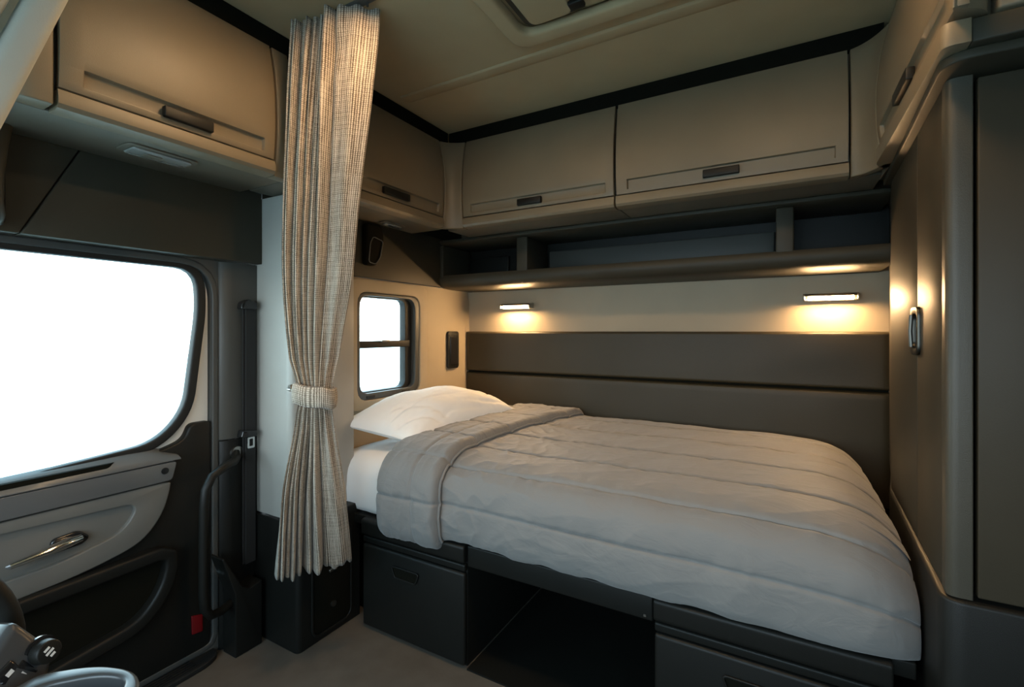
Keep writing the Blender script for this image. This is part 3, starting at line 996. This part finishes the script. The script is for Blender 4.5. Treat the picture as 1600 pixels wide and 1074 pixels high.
# pillow
def pillow():
    NL, NR, FR = Vector((-1.668, 1.398, 0.800)), Vector((-1.300, 1.470, 0.745)), Vector((-1.205, 2.160, 0.795))
    FL = NL + (FR - NR)
    c = (NL + FR) / 2
    el = ((FR - NR) + (FL - NL)) / 2
    ew = ((NR - NL) + (FR - FL)) / 2
    nrm = ew.cross(el).normalized()
    T = 0.135
    n, mm = 110, 80
    top, bot = [], []
    for i in range(n + 1):
        a = -1 + 2 * i / n
        rt, rb = [], []
        for j in range(mm + 1):
            b = -1 + 2 * j / mm
            aa = a * (1 - 0.055 * (1 - b * b))
            b2 = b * (1 - 0.085 * (1 - a * a))
            hgt = (max(0, 1 - abs(a) ** 2.3) ** 0.62) * (max(0, 1 - abs(b) ** 2.3) ** 0.55)
            p = c + el * 0.5 * aa + ew * 0.5 * b2
            wr = 0.0
            edge = min(1, (1 - max(abs(a), abs(b))) / 0.12)
            wr += 0.010 * noise.noise(Vector((a * 2.2, b * 2.0, 0.4)))
            wr += 0.0045 * (1 - 0.5 * edge) * noise.noise(Vector((a * 11 + b * 3, b * 9 - a * 4, 2.2)))
            for (ca, cb, an, ln, dp) in ((-0.72, 0.55, 0.5, 0.30, 0.007), (-0.60, 0.72, 0.9, 0.25, 0.006), (-0.80, 0.2, 0.2, 0.25, 0.006), (0.55, 0.80, 0.2, 0.30, 0.006), (0.1, 0.86, 0.1, 0.35, 0.005), (-0.35, 0.84, -0.3, 0.25, 0.006), (0.78, 0.45, -0.5, 0.25, 0.006), (-0.2, 0.35, 0.3, 0.40, 0.004)):
                da, db = a - ca, b - cb
                al = da * math.cos(an) + db * math.sin(an)
                ac = -da * math.sin(an) + db * math.cos(an)
                wr -= 1.5 * dp * math.exp(-(ac / 0.04) ** 2 - (al / ln) ** 2)
            crease = math.exp(-((a - b * 0.5 + 0.75) / 0.06) ** 2) * -0.006 * (b > 0.0)
            rt.append(p + nrm * (T * hgt + (wr + crease) * min(1, hgt * 3)))
            rb.append(p - nrm * (0.52 * T * hgt))
        top.append(rt)
        bot.append(rb)
    m = MB().slab(top, bot)
    o = m.build('pillow', 'white_cotton', ang=75)
    return tag(o, 'plump white pillow at the window end of the bunk', 'pillow')


pillow()

# duvet ------------------------------------------------------------
DPROF = [(2.440, 0.700), (2.430, 0.728), (2.400, 0.744), (2.300, 0.752), (2.100, 0.754), (1.900, 0.752), (1.700, 0.746), (1.560, 0.736),
         (1.470, 0.722), (1.410, 0.697), (1.372, 0.655), (1.355, 0.600), (1.350, 0.540), (1.353, 0.480), (1.362, 0.448), (1.378, 0.446)]


def dense(pts, n):
    ps = [Vector(p) for p in pts]
    cr = []
    m = len(ps)
    for i in range(m - 1):
        p0, p1, p2, p3 = ps[max(0, i - 1)], ps[i], ps[i + 1], ps[min(m - 1, i + 2)]
        for k in range(12):
            t = k / 12
            cr.append(0.5 * (2 * p1 + (p2 - p0) * t + (2 * p0 - 5 * p1 + 4 * p2 - p3) * t * t + (3 * p1 - p0 - 3 * p2 + p3) * t ** 3))
    cr.append(ps[-1])
    L = [0]
    for i in range(len(cr) - 1):
        L.append(L[-1] + (cr[i + 1] - cr[i]).length)
    res = []
    j = 0
    for k in range(n):
        s = L[-1] * k / (n - 1)
        while j < len(L) - 2 and L[j + 1] < s:
            j += 1
        q = (s - L[j]) / max(1e-9, L[j + 1] - L[j])
        res.append((cr[j].lerp(cr[j + 1], q), s))
    return res


NQ = 330
DP = dense(DPROF, NQ)
QLEN = DP[-1][1]


def q_at(y=None, z=None):
    best = None
    for p, s in DP:
        e = abs(p[0] - y) if y is not None else (abs(p[1] - z) + (0 if p[0] < 1.45 else 9))
        if best is None or e < best[0]:
            best = (e, s)
    return best[1]


SEAMS = [q_at(y=2.28), q_at(y=2.05), q_at(y=1.82), q_at(y=1.595), q_at(y=1.42), q_at(z=0.575)]


def duvet_point(x, k, lift=0.0, wr=1.0):
    p, q = DP[k]
    p0, p1 = DP[max(0, k - 1)][0], DP[min(NQ - 1, k + 1)][0]
    t = (p1 - p0).normalized()
    n = Vector((t[1], -t[0]))          # outward (up on top, forward on the front)
    dmin = 9
    for s in SEAMS:
        dmin = min(dmin, abs(q + 0.005 * math.sin(x * 3.1 + s * 9) - s))
    gaps = sorted(SEAMS + [0.0, QLEN])
    lo = max([g for g in gaps if g <= q + 1e-6])
    hi = min([g for g in gaps if g >= q - 1e-6])
    f = (q - lo) / max(1e-5, hi - lo)
    puff = 0.008 * math.sin(math.pi * min(1, max(0, f))) ** 0.35 - 0.006
    seam = -0.005 * math.exp(-(dmin / 0.005) ** 2)
    w = 0.006 * noise.noise(Vector((x * 2.6, q * 2.6, 0.3)))
    w += 0.0035 * noise.noise(Vector((x * 9.0 + q * 3, q * 7.0, 5.1)))
    # short puckers running out of the stitch lines
    w += 0.0045 * math.exp(-(dmin / 0.03)) * noise.noise(Vector((x * 34, q * 6, 8.8)))
    # creases fanning out from the folded edge
    fold = math.exp(-max(0, x + 1.0) / 0.35)
    c = noise.noise(Vector((x * 13 + q * 8, q * 15 - x * 9, 3.3)))
    w += 0.010 * fold * (abs(c) ** 0.7 * -1 + 0.35)
    c2 = noise.noise(Vector((x * 5 + q * 9, q * 4 - x * 3, 13.7)))
    w += 0.0045 * (abs(c2) ** 0.5 * -1 + 0.5)
    # vertical drape folds low on the front
    if q > QLEN - 0.22:
        g = (q - (QLEN - 0.22)) / 0.22
        w += 0.009 * g * noise.noise(Vector((x * 9, q * 2, 21.0)))
    d = (puff + seam + w * wr) + lift
    y, z = p[0] + n[0] * d, p[1] + n[1] * d
    # the foot end rounds over towards the wardrobe
    e = max(0.0, (x + 0.10) / 0.375)
    top = min(1.0, max(0, (p[1] - 0.44) / 0.25))
    z -= (0.020 * e ** 2 + 0.075 * e ** 6) * top
    if p[0] < 1.5:
        ee = max(0.0, (x - 0.13) / 0.145)
        y += 0.050 * ee ** 2.4
    return (x, y, z)


def duvet():
    t = thing('duvet', (-0.5, 1.9, 0.70), 'grey quilted duvet spread over the bunk with its top edge turned back', 'duvet')
    nx = 320
    rows = []
    for k in range(NQ):
        f = DP[k][1] / QLEN
        xl = -1.31
        rows.append([duvet_point(lerp(xl, 0.279, i / nx), k) for i in range(nx + 1)])
    under = [[(x, y + (0.022 if y < 1.43 else 0.0), z - (0.018 if y >= 1.43 else 0.0)) for (x, y, z) in r] for r in rows]
    MB().slab(rows, under).build('quilt', 'duvet_fabric', t, ang=80)
    # turned-back band
    nb = 60
    ra, rb = [], []
    for k in range(0, NQ):
        f = DP[k][1] / QLEN
        xl = lerp(-1.330, -1.358, min(1, f * 1.15)) + 0.010 * math.sin(f * 7)
        xr = smooth_interp(f, [0, 0.25, 0.5, 0.75, 1.0], [-0.93, -0.985, -1.045, -1.072, -1.062])
        row, rowb = [], []
        for i in range(nb + 1):
            u = i / nb
            x = lerp(xl, xr, u)
            ed = min(u / 0.12, (1 - u) / 0.09)
            hgt = (1 - (1 - min(1, ed)) ** 2) ** 0.5
            lift = 0.010 + 0.030 * hgt
            lift += 0.004 * noise.noise(Vector((x * 8, DP[k][1] * 3.0, 31))) * hgt
            cr = noise.noise(Vector((x * 18 + DP[k][1] * 3, DP[k][1] * 3.0 - x * 2, 44)))
            lift += 0.007 * (0.4 - abs(cr) ** 0.5) * hgt
            # stitch line across the band
            lift -= 0.006 * math.exp(-((x - lerp(xl, xr, 0.62)) / 0.006) ** 2) * (f > 0.45)
            row.append(duvet_point(x, k, lift, 0.5))
            rowb.append(duvet_point(x, k, 0.002 if u > 0.06 else -0.03, 0.5))
        ra.append(row)
        rb.append(rowb)
    MB().slab(ra, rb).build('turned_back_edge', 'duvet_fabric', t, ang=80)
    # piping along the turned-back hem
    pts = []
    for k in range(4, NQ - 2, 3):
        f = DP[k][1] / QLEN
        xr = smooth_interp(f, [0, 0.25, 0.5, 0.75, 1.0], [-0.93, -0.985, -1.045, -1.072, -1.062])
        pts.append(duvet_point(xr + 0.003, k, 0.010, 0.5))
    MB().tube(pts, 0.0045, 8).build('piping', 'duvet_fabric', t)


duvet()

# ================================================================== WARDROBE
wd = thing('wardrobe', (0.47, 1.8, 0.0), 'tall dark wardrobe at the foot of the bunk', 'wardrobe')
core = [(0.300, 1.315), (0.345, 1.270), (0.69, 1.270), (0.69, 2.49), (0.404, 2.49), (0.332, 2.0)]
MB().prism(core, 'z', 0.672, 1.702).build('body', 'black_recess', wd)


def wx(y):
    return 0.289 + (y - 1.26) * (0.322 - 0.289) / 0.74


MB().prism([(wx(1.562), 1.562), (wx(2.0), 2.0), (0.392, 2.486), (0.402, 2.486), (0.331, 2.0), (wx(1.562) + 0.011, 1.562)], 'z', 0.674, 1.702).build('side_panel', 'wardrobe_laminate', wd, bevel=0.0015, seg=2)
do = MB().prism([(wx(1.296), 1.296), (wx(1.557), 1.557), (wx(1.557) + 0.011, 1.557), (wx(1.296) + 0.011, 1.296)], 'z', 0.674, 1.702).build('side_door', 'wardrobe_laminate', wd, bevel=0.0015, seg=2)
# rounded corner post
MB().prism(round_poly([(wx(1.293), 1.293), (0.2865, 1.2465), (0.327, 1.2465), (0.327, 1.268), (0.302, 1.312), (0.301, 1.293)], [0, 0.034, 0.003, 0, 0, 0], 10), 'z', 0.674, 1.702).build('corner_post', 'wardrobe_post', wd, ang=50)
MB().box(0.3335, 0.69, 1.247, 1.268, 0.680, 1.695).build('front_door', 'wardrobe_laminate', wd, bevel=0.003)
# latch on the side door seam
yl, zl0, zl1 = 1.566, 1.140, 1.262
lo = resample(rrect(yl - 0.052, yl + 0.026, zl0, zl1, 0.020), 60)
li = resample(rrect(yl - 0.042, yl + 0.004, zl0 + 0.018, zl1 - 0.018, 0.014), 60)
xl_ = wx(1.566)
lt = MB().ring(lo, match_start(li, lo), 'x', xl_ + 0.002, xl_ - 0.009).build('handle', 'dark_metal', wd, bevel=0.003)
MB().prism(li, 'x', xl_ + 0.001, xl_ - 0.004).build('recess', 'black_gloss', lt)
MB().tube([(xl_ - 0.009, yl + 0.008, zl0 + 0.02), (xl_ - 0.011, yl + 0.008, (zl0 + zl1) / 2), (xl_ - 0.009, yl + 0.008, zl1 - 0.02)], 0.0055, 10).build('paddle', 'dark_metal', lt)
# base with a rounded ledge
base = round_poly([(0.276, 1.235), (0.69, 1.235), (0.69, 2.49), (0.40, 2.49), (0.316, 2.0)], [0.040, 0, 0, 0, 0], 10)
MB().prism(base, 'z', 0.0, 0.672).build('base', 'charcoal_plastic', wd, bevel=0.008)

# ================================================================== CURTAIN
ZK = [0.30, 0.66, 0.93, 1.0, 1.11, 1.38, 1.65, 2.0, 2.222]


def curtain():
    t = thing('curtain', (-1.34, 1.07, 0.36), 'beige tweed privacy curtain gathered by a tieback', 'curtain')
    LX = [-1.492, -1.460, -1.415, -1.412, -1.440, -1.456, -1.440, -1.424, -1.412]
    LY = [0.995, 1.005, 1.030, 1.035, 1.020, 1.010, 1.005, 1.010, 1.015]
    RXk = [-1.365, -1.318, -1.310, -1.312, -1.305, -1.240, -1.195, -1.135, -1.108]
    RYk = [1.225, 1.140, 1.085, 1.083, 1.105, 1.100, 1.090, 1.085, 1.090]
    nu, nz = 420, 120
    ztop, zbot = 2.222, 0.362
    # fold positions: narrow on the left, broad on the right
    brk = [0, 0.055, 0.115, 0.185, 0.26, 0.35, 0.46, 0.60, 1.0]
    rows, uvs = [], []
    for iz in range(nz + 1):
        z = lerp(ztop, zbot, iz / nz)
        a = Vector((smooth_interp(z, ZK, LX), smooth_interp(z, ZK, LY)))
        b = Vector((smooth_interp(z, ZK, RXk), smooth_interp(z, ZK, RYk)))
        d = b - a
        nrm = Vector((d.y, -d.x)).normalized()
        # folds are shallow where the cloth is wide, deep where it is gathered
        amp = smooth_interp(z, [0.36, 0.7, 0.93, 1.02, 1.2, 1.6, 2.1, 2.222], [0.036, 0.030, 0.016, 0.016, 0.024, 0.032, 0.034, 0.030])
        row = []
        for iu in range(nu + 1):
            u = iu / nu
            uw = u + 0.018 * math.sin(z * 2.3 + u * 5) * (1 - u) * u * 4
            k = 0
            while k < len(brk) - 2 and uw > brk[k + 1]:
                k += 1
            f = min(1, max(0, (uw - brk[k]) / (brk[k + 1] - brk[k])))
            wid = (brk[k + 1] - brk[k])
            s = abs(math.sin(math.pi * f)) ** 0.55           # rounded ridge with a sharp valley
            am = amp * (1.15 + 0.35 * math.sin(k * 2.4)) * (1.0 if k < 7 else 0.75)
            dep = (s - 0.55) * am * 1.5
            # secondary ripple on the broad right-hand fold, deeper near the tie
            if k == 7:
                near = math.exp(-((z - 1.0) / 0.22) ** 2)
                dep += 0.010 * (0.35 + near) * math.sin(2 * math.pi * f * 2.0 + 0.6)
                # pinched pleat under the heading
                hd = math.exp(-((z - 2.10) / 0.05) ** 2)
                dep -= 0.012 * hd * math.exp(-((f - 0.18) / 0.16) ** 2)
            # the last broad fold swings forward under the heading
            dep += 0.040 * math.exp(-((u - 0.63) / 0.17) ** 2) * min(1, max(0, (z - 1.55) / 0.6)) ** 1.5
            # deep parting between the two bundles below the tie
            dep -= 0.030 * math.exp(-((u - 0.36) / 0.05) ** 2) * min(1, max(0, (0.95 - z) / 0.2))
            dep += 0.005 * noise.noise(Vector((u * 6, z * 2.2, 4.0)))
            sh = 0.004 * noise.noise(Vector((u * 9, z * 1.3, 7.0)))
            p = a + d * u + nrm * dep + d.normalized() * sh
            zz = z
            if iz == 0:
                zz = z + 0.004 * math.sin(u * 40)
            hem = max(0, (0.55 - z) / 0.19)
            zz += hem * (0.006 * math.sin(u * 23) + 0.004 * math.sin(u * 57))
            row.append((p.x, p.y, zz))
        rows.append(row)
    # cloth coordinates: length along the folds at mid height, and height
    mid = rows[int(nz * 0.35)]
    arc = [0.0]
    for i in range(nu):
        arc.append(arc[-1] + math.hypot(mid[i + 1][0] - mid[i][0], mid[i + 1][1] - mid[i][1]))
    for r in rows:
        for i, p in enumerate(r):
            uvs.append((arc[i], p[2]))
    m = MB().grid(rows)
    m.uv = uvs
    o = m.build('cloth', 'tweed_curtain', t, ang=85)
    md = o.modifiers.new('thickness', 'SOLIDIFY')
    md.thickness = 0.0025
    md.offset = 0
    # tieback band
    c = Vector((-1.363, 1.056))
    ax = Vector((0.102, 0.050)).normalized()
    ay = Vector((-ax.y, ax.x))
    n = 72
    ro, uo = [], []
    for lev, (dz, g) in enumerate([(-0.032, -0.004), (-0.029, 0.001), (-0.015, 0.003), (0.0, 0.004), (0.015, 0.003), (0.029, 0.001), (0.032, -0.004)]):
        r = []
        for k in range(n):
            g_ = 2 * math.pi * k / n
            rx, ry = 0.066 + g, 0.036 + g
            e = 0.7
            cx, sy = math.cos(g_), math.sin(g_)
            p = c + ax * rx * math.copysign(abs(cx) ** e, cx) + ay * ry * math.copysign(abs(sy) ** e, sy)
            tilt = -0.010 * cx
            r.append((p.x, p.y, 0.985 + dz + tilt + 0.002 * math.sin(g_ * 5)))
            uo.append((k / n * 0.34, dz))
        ro.append(r)
    tb = MB().grid(ro, close=True)
    tb.uv = uo
    ob = tb.build('tieback', 'tweed_curtain', t, ang=85)
    md = ob.modifiers.new('thickness', 'SOLIDIFY')
    md.thickness = 0.004
    md.offset = 1
    return t


curtain()
hk = thing('tieback_hook', (-1.56, 1.12, 0.99), 'small metal hook holding the curtain tieback', 'hook')
MB().tube([(-1.600, 1.170, 1.000), (-1.560, 1.100, 0.998), (-1.500, 1.062, 0.995), (-1.440, 1.045, 0.992)], [0.007, 0.006, 0.005, 0.004], 10).build('rod', 'satin_metal', hk)
MB().cyl((-1.4975, 1.061, 0.995), (-0.6, -0.3, 0.1), 0.007, 0.012, 14, 0.004).build('tip', 'satin_metal', hk)

tr = thing('curtain_rail', (-0.6, 1.05, CEIL - 0.02), 'grey metal curtain rail on the ceiling', 'rail')
MB().box(-1.43, 0.22, 1.040, 1.066, CEIL - 0.010, CEIL - 0.0005).build('track', 'rubber_grey', tr, bevel=0.002)
for k in range(8):
    MB().cyl((-1.40 + k * 0.04, 1.053 + (k % 2) * 0.006, CEIL - 0.022), (0, 0, 1), 0.004, 0.013, 10).build('glider', 'rubber_grey', tr)

# ================================================================== DOOR-SIDE HARDWARE
gb = thing('grab_bar', (-1.76, 0.93, 0.19), 'black bent grab bar beside the door', 'grab bar')
path = [(-1.822, 1.055, 0.735), (-1.78, 1.035, 0.728), (-1.745, 1.005, 0.722), (-1.728, 0.960, 0.715), (-1.720, 0.915, 0.695), (-1.717, 0.892, 0.655),
        (-1.717, 0.887, 0.60), (-1.717, 0.885, 0.45), (-1.717, 0.885, 0.30), (-1.719, 0.890, 0.245), (-1.728, 0.915, 0.208), (-1.745, 0.96, 0.196), (-1.757, 0.985, 0.196), (-1.765, 1.002, 0.197)]
MB().tube(path, 0.015, 14).build('bar', 'charcoal_plastic', gb, ang=60)
MB().cyl((-1.822, 1.057, 0.735), (1, 0, 0), 0.024, 0.012, 18).build('mount', 'satin_metal', gb)

sb = thing('seat_belt', (-1.80, 1.09, 0.26), 'black seat belt hanging on the pillar by the curtain', 'seat belt')
MB().box(-1.806, -1.802, 1.072, 1.112, 0.30, 1.31).build('webbing', 'webbing', sb, bevel=0.001, seg=1)
MB().box(-1.797, -1.793, 1.078, 1.118, 0.30, 1.29).build('webbing', 'webbing', sb, bevel=0.001, seg=1)
MB().prism(round_poly([(1.055, 1.285), (1.118, 1.285), (1.118, 1.312), (1.085, 1.325), (1.060, 1.312)], 0.008), 'x', -1.816, -1.782).build('guide', 'black_gloss', sb, bevel=0.004)
MB().prism(round_poly([(1.052, 0.795), (1.116, 0.790), (1.116, 0.812), (1.060, 0.822)], 0.006), 'x', -1.812, -1.778).build('tongue_grip', 'black_gloss', sb, bevel=0.004)
MB().ring(rrect(1.080, 1.108, 0.748, 0.790, 0.004), rrect(1.087, 1.101, 0.756, 0.784, 0.003), 'x', -1.788, -1.784).build('tongue', 'chrome', sb)
sbx = MB().prism([(1.005, 0.0), (1.108, 0.0), (1.108, 0.245), (1.060, 0.232), (1.030, 0.255), (0.965, 0.385), (0.958, 0.380), (1.005, 0.235)], 'x', -1.815, -1.735)
sbx.build('retractor_cover', 'charcoal_plastic', sb, bevel=0.006)

# dark grab handle at the front of the door opening
gh = thing('pillar_grip', (-1.72, 0.39, 1.48), 'dark rounded grab handle at the upper left edge of the view', 'grab handle')
MB().tube([(-1.785, 0.405, 1.775), (-1.755, 0.400, 1.765), (-1.735, 0.392, 1.735), (-1.728, 0.382, 1.68), (-1.728, 0.376, 1.60), (-1.732, 0.378, 1.53), (-1.752, 0.388, 1.500), (-1.785, 0.395, 1.492)],
          [0.030, 0.034, 0.036, 0.036, 0.034, 0.032, 0.030, 0.028], 16, 0.8).build('grip', 'dark_panel', gh, ang=60)
MB().prism(rrect(0.36, 0.425, 1.475, 1.795, 0.02), 'x', -1.787, -1.776).build('base_plate', 'charcoal_plastic', gh, bevel=0.003)

# pale trim slanting across the upper left corner
def slant(y_off, wdt, name, parent=None):
    # edge runs from (y 0.16, z 1.28) up to the ceiling
    def ye(z):
        return 0.309 + (z - 1.732) * (0.072 / 0.223) + y_off
    m = MB()
    zs = [1.475, 1.53, 1.62, 1.74, 1.90, 2.05, CEIL - 0.001]
    rows = []
    for z in zs:
        y1 = ye(z)
        y0 = y1 - wdt
        sec = round_poly([(-1.030, y0), (-0.985, y0), (-0.985, y1), (-1.030, y1)], 0.014, 4)
        rows.append([(p[0], p[1], z) for p in sec])
    m.grid(rows, close=True)
    n = len(rows[0])
    m.f.append(tuple(range(n - 1, -1, -1)))
    m.f.append(tuple((len(zs) - 1) * n + k for k in range(n)))
    return m.build(name, 'pale_trim', parent, ang=50)


s1 = struct(slant(0.0, 0.044, 'trim_7'), 'pale grey trim slanting across the upper left corner')
slant(-0.054, 0.07, 'inner_trim', s1)

# ================================================================== DASH CORNER (lower left)
dc = thing('dash_console', (-0.93, 0.18, 0.50), 'grey dashboard corner with a dial and push buttons, lower left', 'dashboard')
dash = MB()
# slanting wing whose face looks towards the bunk
A, B, Cc, D_ = (-0.955, 0.238, 0.785), (-0.955, 0.282, 0.718), (-0.895, 0.235, 0.600), (-0.905, 0.120, 0.640)


def plate(pts, n, th):
    n = Vector(n).normalized()
    return [tuple(Vector(p)) for p in pts], [tuple(Vector(p) - n * th) for p in pts]


fn = (Vector(B) - Vector(A)).cross(Vector(D_) - Vector(A)).normalized()
if fn.x < 0:
    fn = -fn
a_, b_ = plate([A, B, Cc, D_], fn, 0.05)
dash.add(a_ + b_, [(0, 1, 2, 3), (7, 6, 5, 4), (0, 4, 5, 1), (1, 5, 6, 2), (2, 6, 7, 3), (3, 7, 4, 0)])
dash.build('wing', 'dash_grey', dc, bevel=0.010)
e1_ = (Vector(B) - Vector(A)).normalized()
e2_ = fn.cross(e1_).normalized()


def on_wing(px, py):
    u = (px - 800) / 739.0
    v = (518 - py) / 739.0
    th = math.atan(420 / 739)
    dr = Vector((-math.sin(th) + math.cos(th) * u, math.cos(th) + math.sin(th) * u, v))
    t = (Vector(A) - Vector((0, 0, EYE))).dot(fn) / dr.dot(fn)
    return Vector((0, 0, EYE)) + dr * t


kc = on_wing(62, 1018)
kn = MB().cyl(kc - fn * 0.001, fn, 0.021, 0.005, 28).build('dial_collar', 'black_gloss', dc)
MB().cyl(kc + fn * 0.004, fn, 0.017, 0.018, 28, 0.0155).build('dial', 'charcoal_plastic', dc, bevel=0.002)
for k, sc in ((-1, 0.7), (0, 1.0), (1, 0.6)):
    q = kc + fn * 0.0222 + e1_ * k * 0.006
    mk = MB()
    h = 0.0055 * sc
    vs = [q + e2_ * h + e1_ * 0.0016, q - e2_ * h + e1_ * 0.0016, q - e2_ * h - e1_ * 0.0016, q + e2_ * h - e1_ * 0.0016]
    mk.add([tuple(v) for v in vs] + [tuple(v + fn * 0.0006) for v in vs], [(0, 1, 2, 3), (7, 6, 5, 4), (0, 4, 5, 1), (1, 5, 6, 2), (2, 6, 7, 3), (3, 7, 4, 0)])
    mk.build('dial_mark', 'icon_white', dc)
for (px, py, r) in ((27, 1058, 0.016), (10, 1052, 0.012), (14, 1078, 0.014)):
    bc = on_wing(px, py)
    vs = [bc + e1_ * r * a + e2_ * r * b for a, b in ((1, 1), (-1, 1), (-1, -1), (1, -1))]
    bo = MB().add([tuple(v - fn * 0.001) for v in vs] + [tuple(v + fn * 0.007) for v in vs], [(0, 1, 2, 3), (7, 6, 5, 4), (0, 4, 5, 1), (1, 5, 6, 2), (2, 6, 7, 3), (3, 7, 4, 0)]).build('push_button', 'black_gloss', dc, bevel=0.003)
    vs = [bc + fn * 0.0073 + e1_ * r * 0.25 * a + e2_ * r * 0.35 * b for a, b in ((1, 1), (-1, 1), (-1, -1), (1, -1))]
    MB().add([tuple(v) for v in vs] + [tuple(v + fn * 0.0005) for v in vs], [(0, 1, 2, 3), (7, 6, 5, 4), (0, 4, 5, 1), (1, 5, 6, 2), (2, 6, 7, 3), (3, 7, 4, 0)]).build('icon', 'icon_white', bo)

# cup holder
ch = thing('cup_holder', (-0.81, 0.20, 0.62), 'glossy grey cup holder tray at the bottom left edge', 'cup holder')
co = resample(round_poly([(-0.905, 0.250), (-0.855, 0.300), (-0.790, 0.322), (-0.735, 0.300), (-0.715, 0.240), (-0.74, 0.10), (-0.88, 0.12)], [0.01, 0.05, 0.04, 0.04, 0.05, 0.04, 0.03], 8), 96)
ci = resample(round_poly([(-0.880, 0.235), (-0.832, 0.290), (-0.785, 0.307), (-0.735, 0.260), (-0.76, 0.13), (-0.85, 0.14)], [0.03, 0.04, 0.02, 0.03, 0.04, 0.03], 8), 96)
MB().ring(match_start(co, ci), ci, 'z', 0.695, 0.720).build('rim', 'dash_grey', ch, bevel=0.005)
MB().ring(offset_poly(ci, 0.004), ci, 'z', 0.60, 0.695).build('well', 'black_gloss', ch)
MB().prism(ci, 'z', 0.595, 0.602).build('well_floor', 'black_recess', ch)
MB().box(-0.775, -0.738, 0.262, 0.285, 0.700, 0.7185).build('clip', 'dash_grey', ch, bevel=0.004)

# steering wheel rim fragment
stw = thing('steering_wheel', (-0.92, 0.03, 0.55), 'dark thick rim of a steering wheel cut by the left edge', 'steering wheel')
cw = Vector((-1.030, 0.060, 0.720))
rim = MB()
pts = []
n1 = 64
vs, fs = [], []
for i in range(n1):
    a = 2 * math.pi * i / n1
    ctr = cw + Vector((0.0, math.cos(a), math.sin(a))) * 0.195
    for k in range(12):
        b = 2 * math.pi * k / 12
        vs.append(ctr + Vector((0, math.cos(a), math.sin(a))) * 0.014 * math.cos(b) + Vector((1, 0, 0)) * 0.014 * math.sin(b))
for i in range(n1):
    for k in range(12):
        fs.append((i * 12 + k, ((i + 1) % n1) * 12 + k, ((i + 1) % n1) * 12 + (k + 1) % 12, i * 12 + (k + 1) % 12))
MB().add([tuple(v) for v in vs], fs).build('rim', 'charcoal_plastic', stw, ang=80)
MB().cyl(cw - Vector((0.02, 0, 0)), (1, 0, 0), 0.06, 0.04, 32).build('hub', 'charcoal_plastic', stw, bevel=0.006)
for a in (0.05, 2.2, 4.1):
    dv = Vector((0, math.cos(a), math.sin(a)))
    MB().tube([cw + dv * 0.05, cw + dv * 0.19], [0.018, 0.012], 10, 0.5).build('spoke', 'silver_trim', stw)
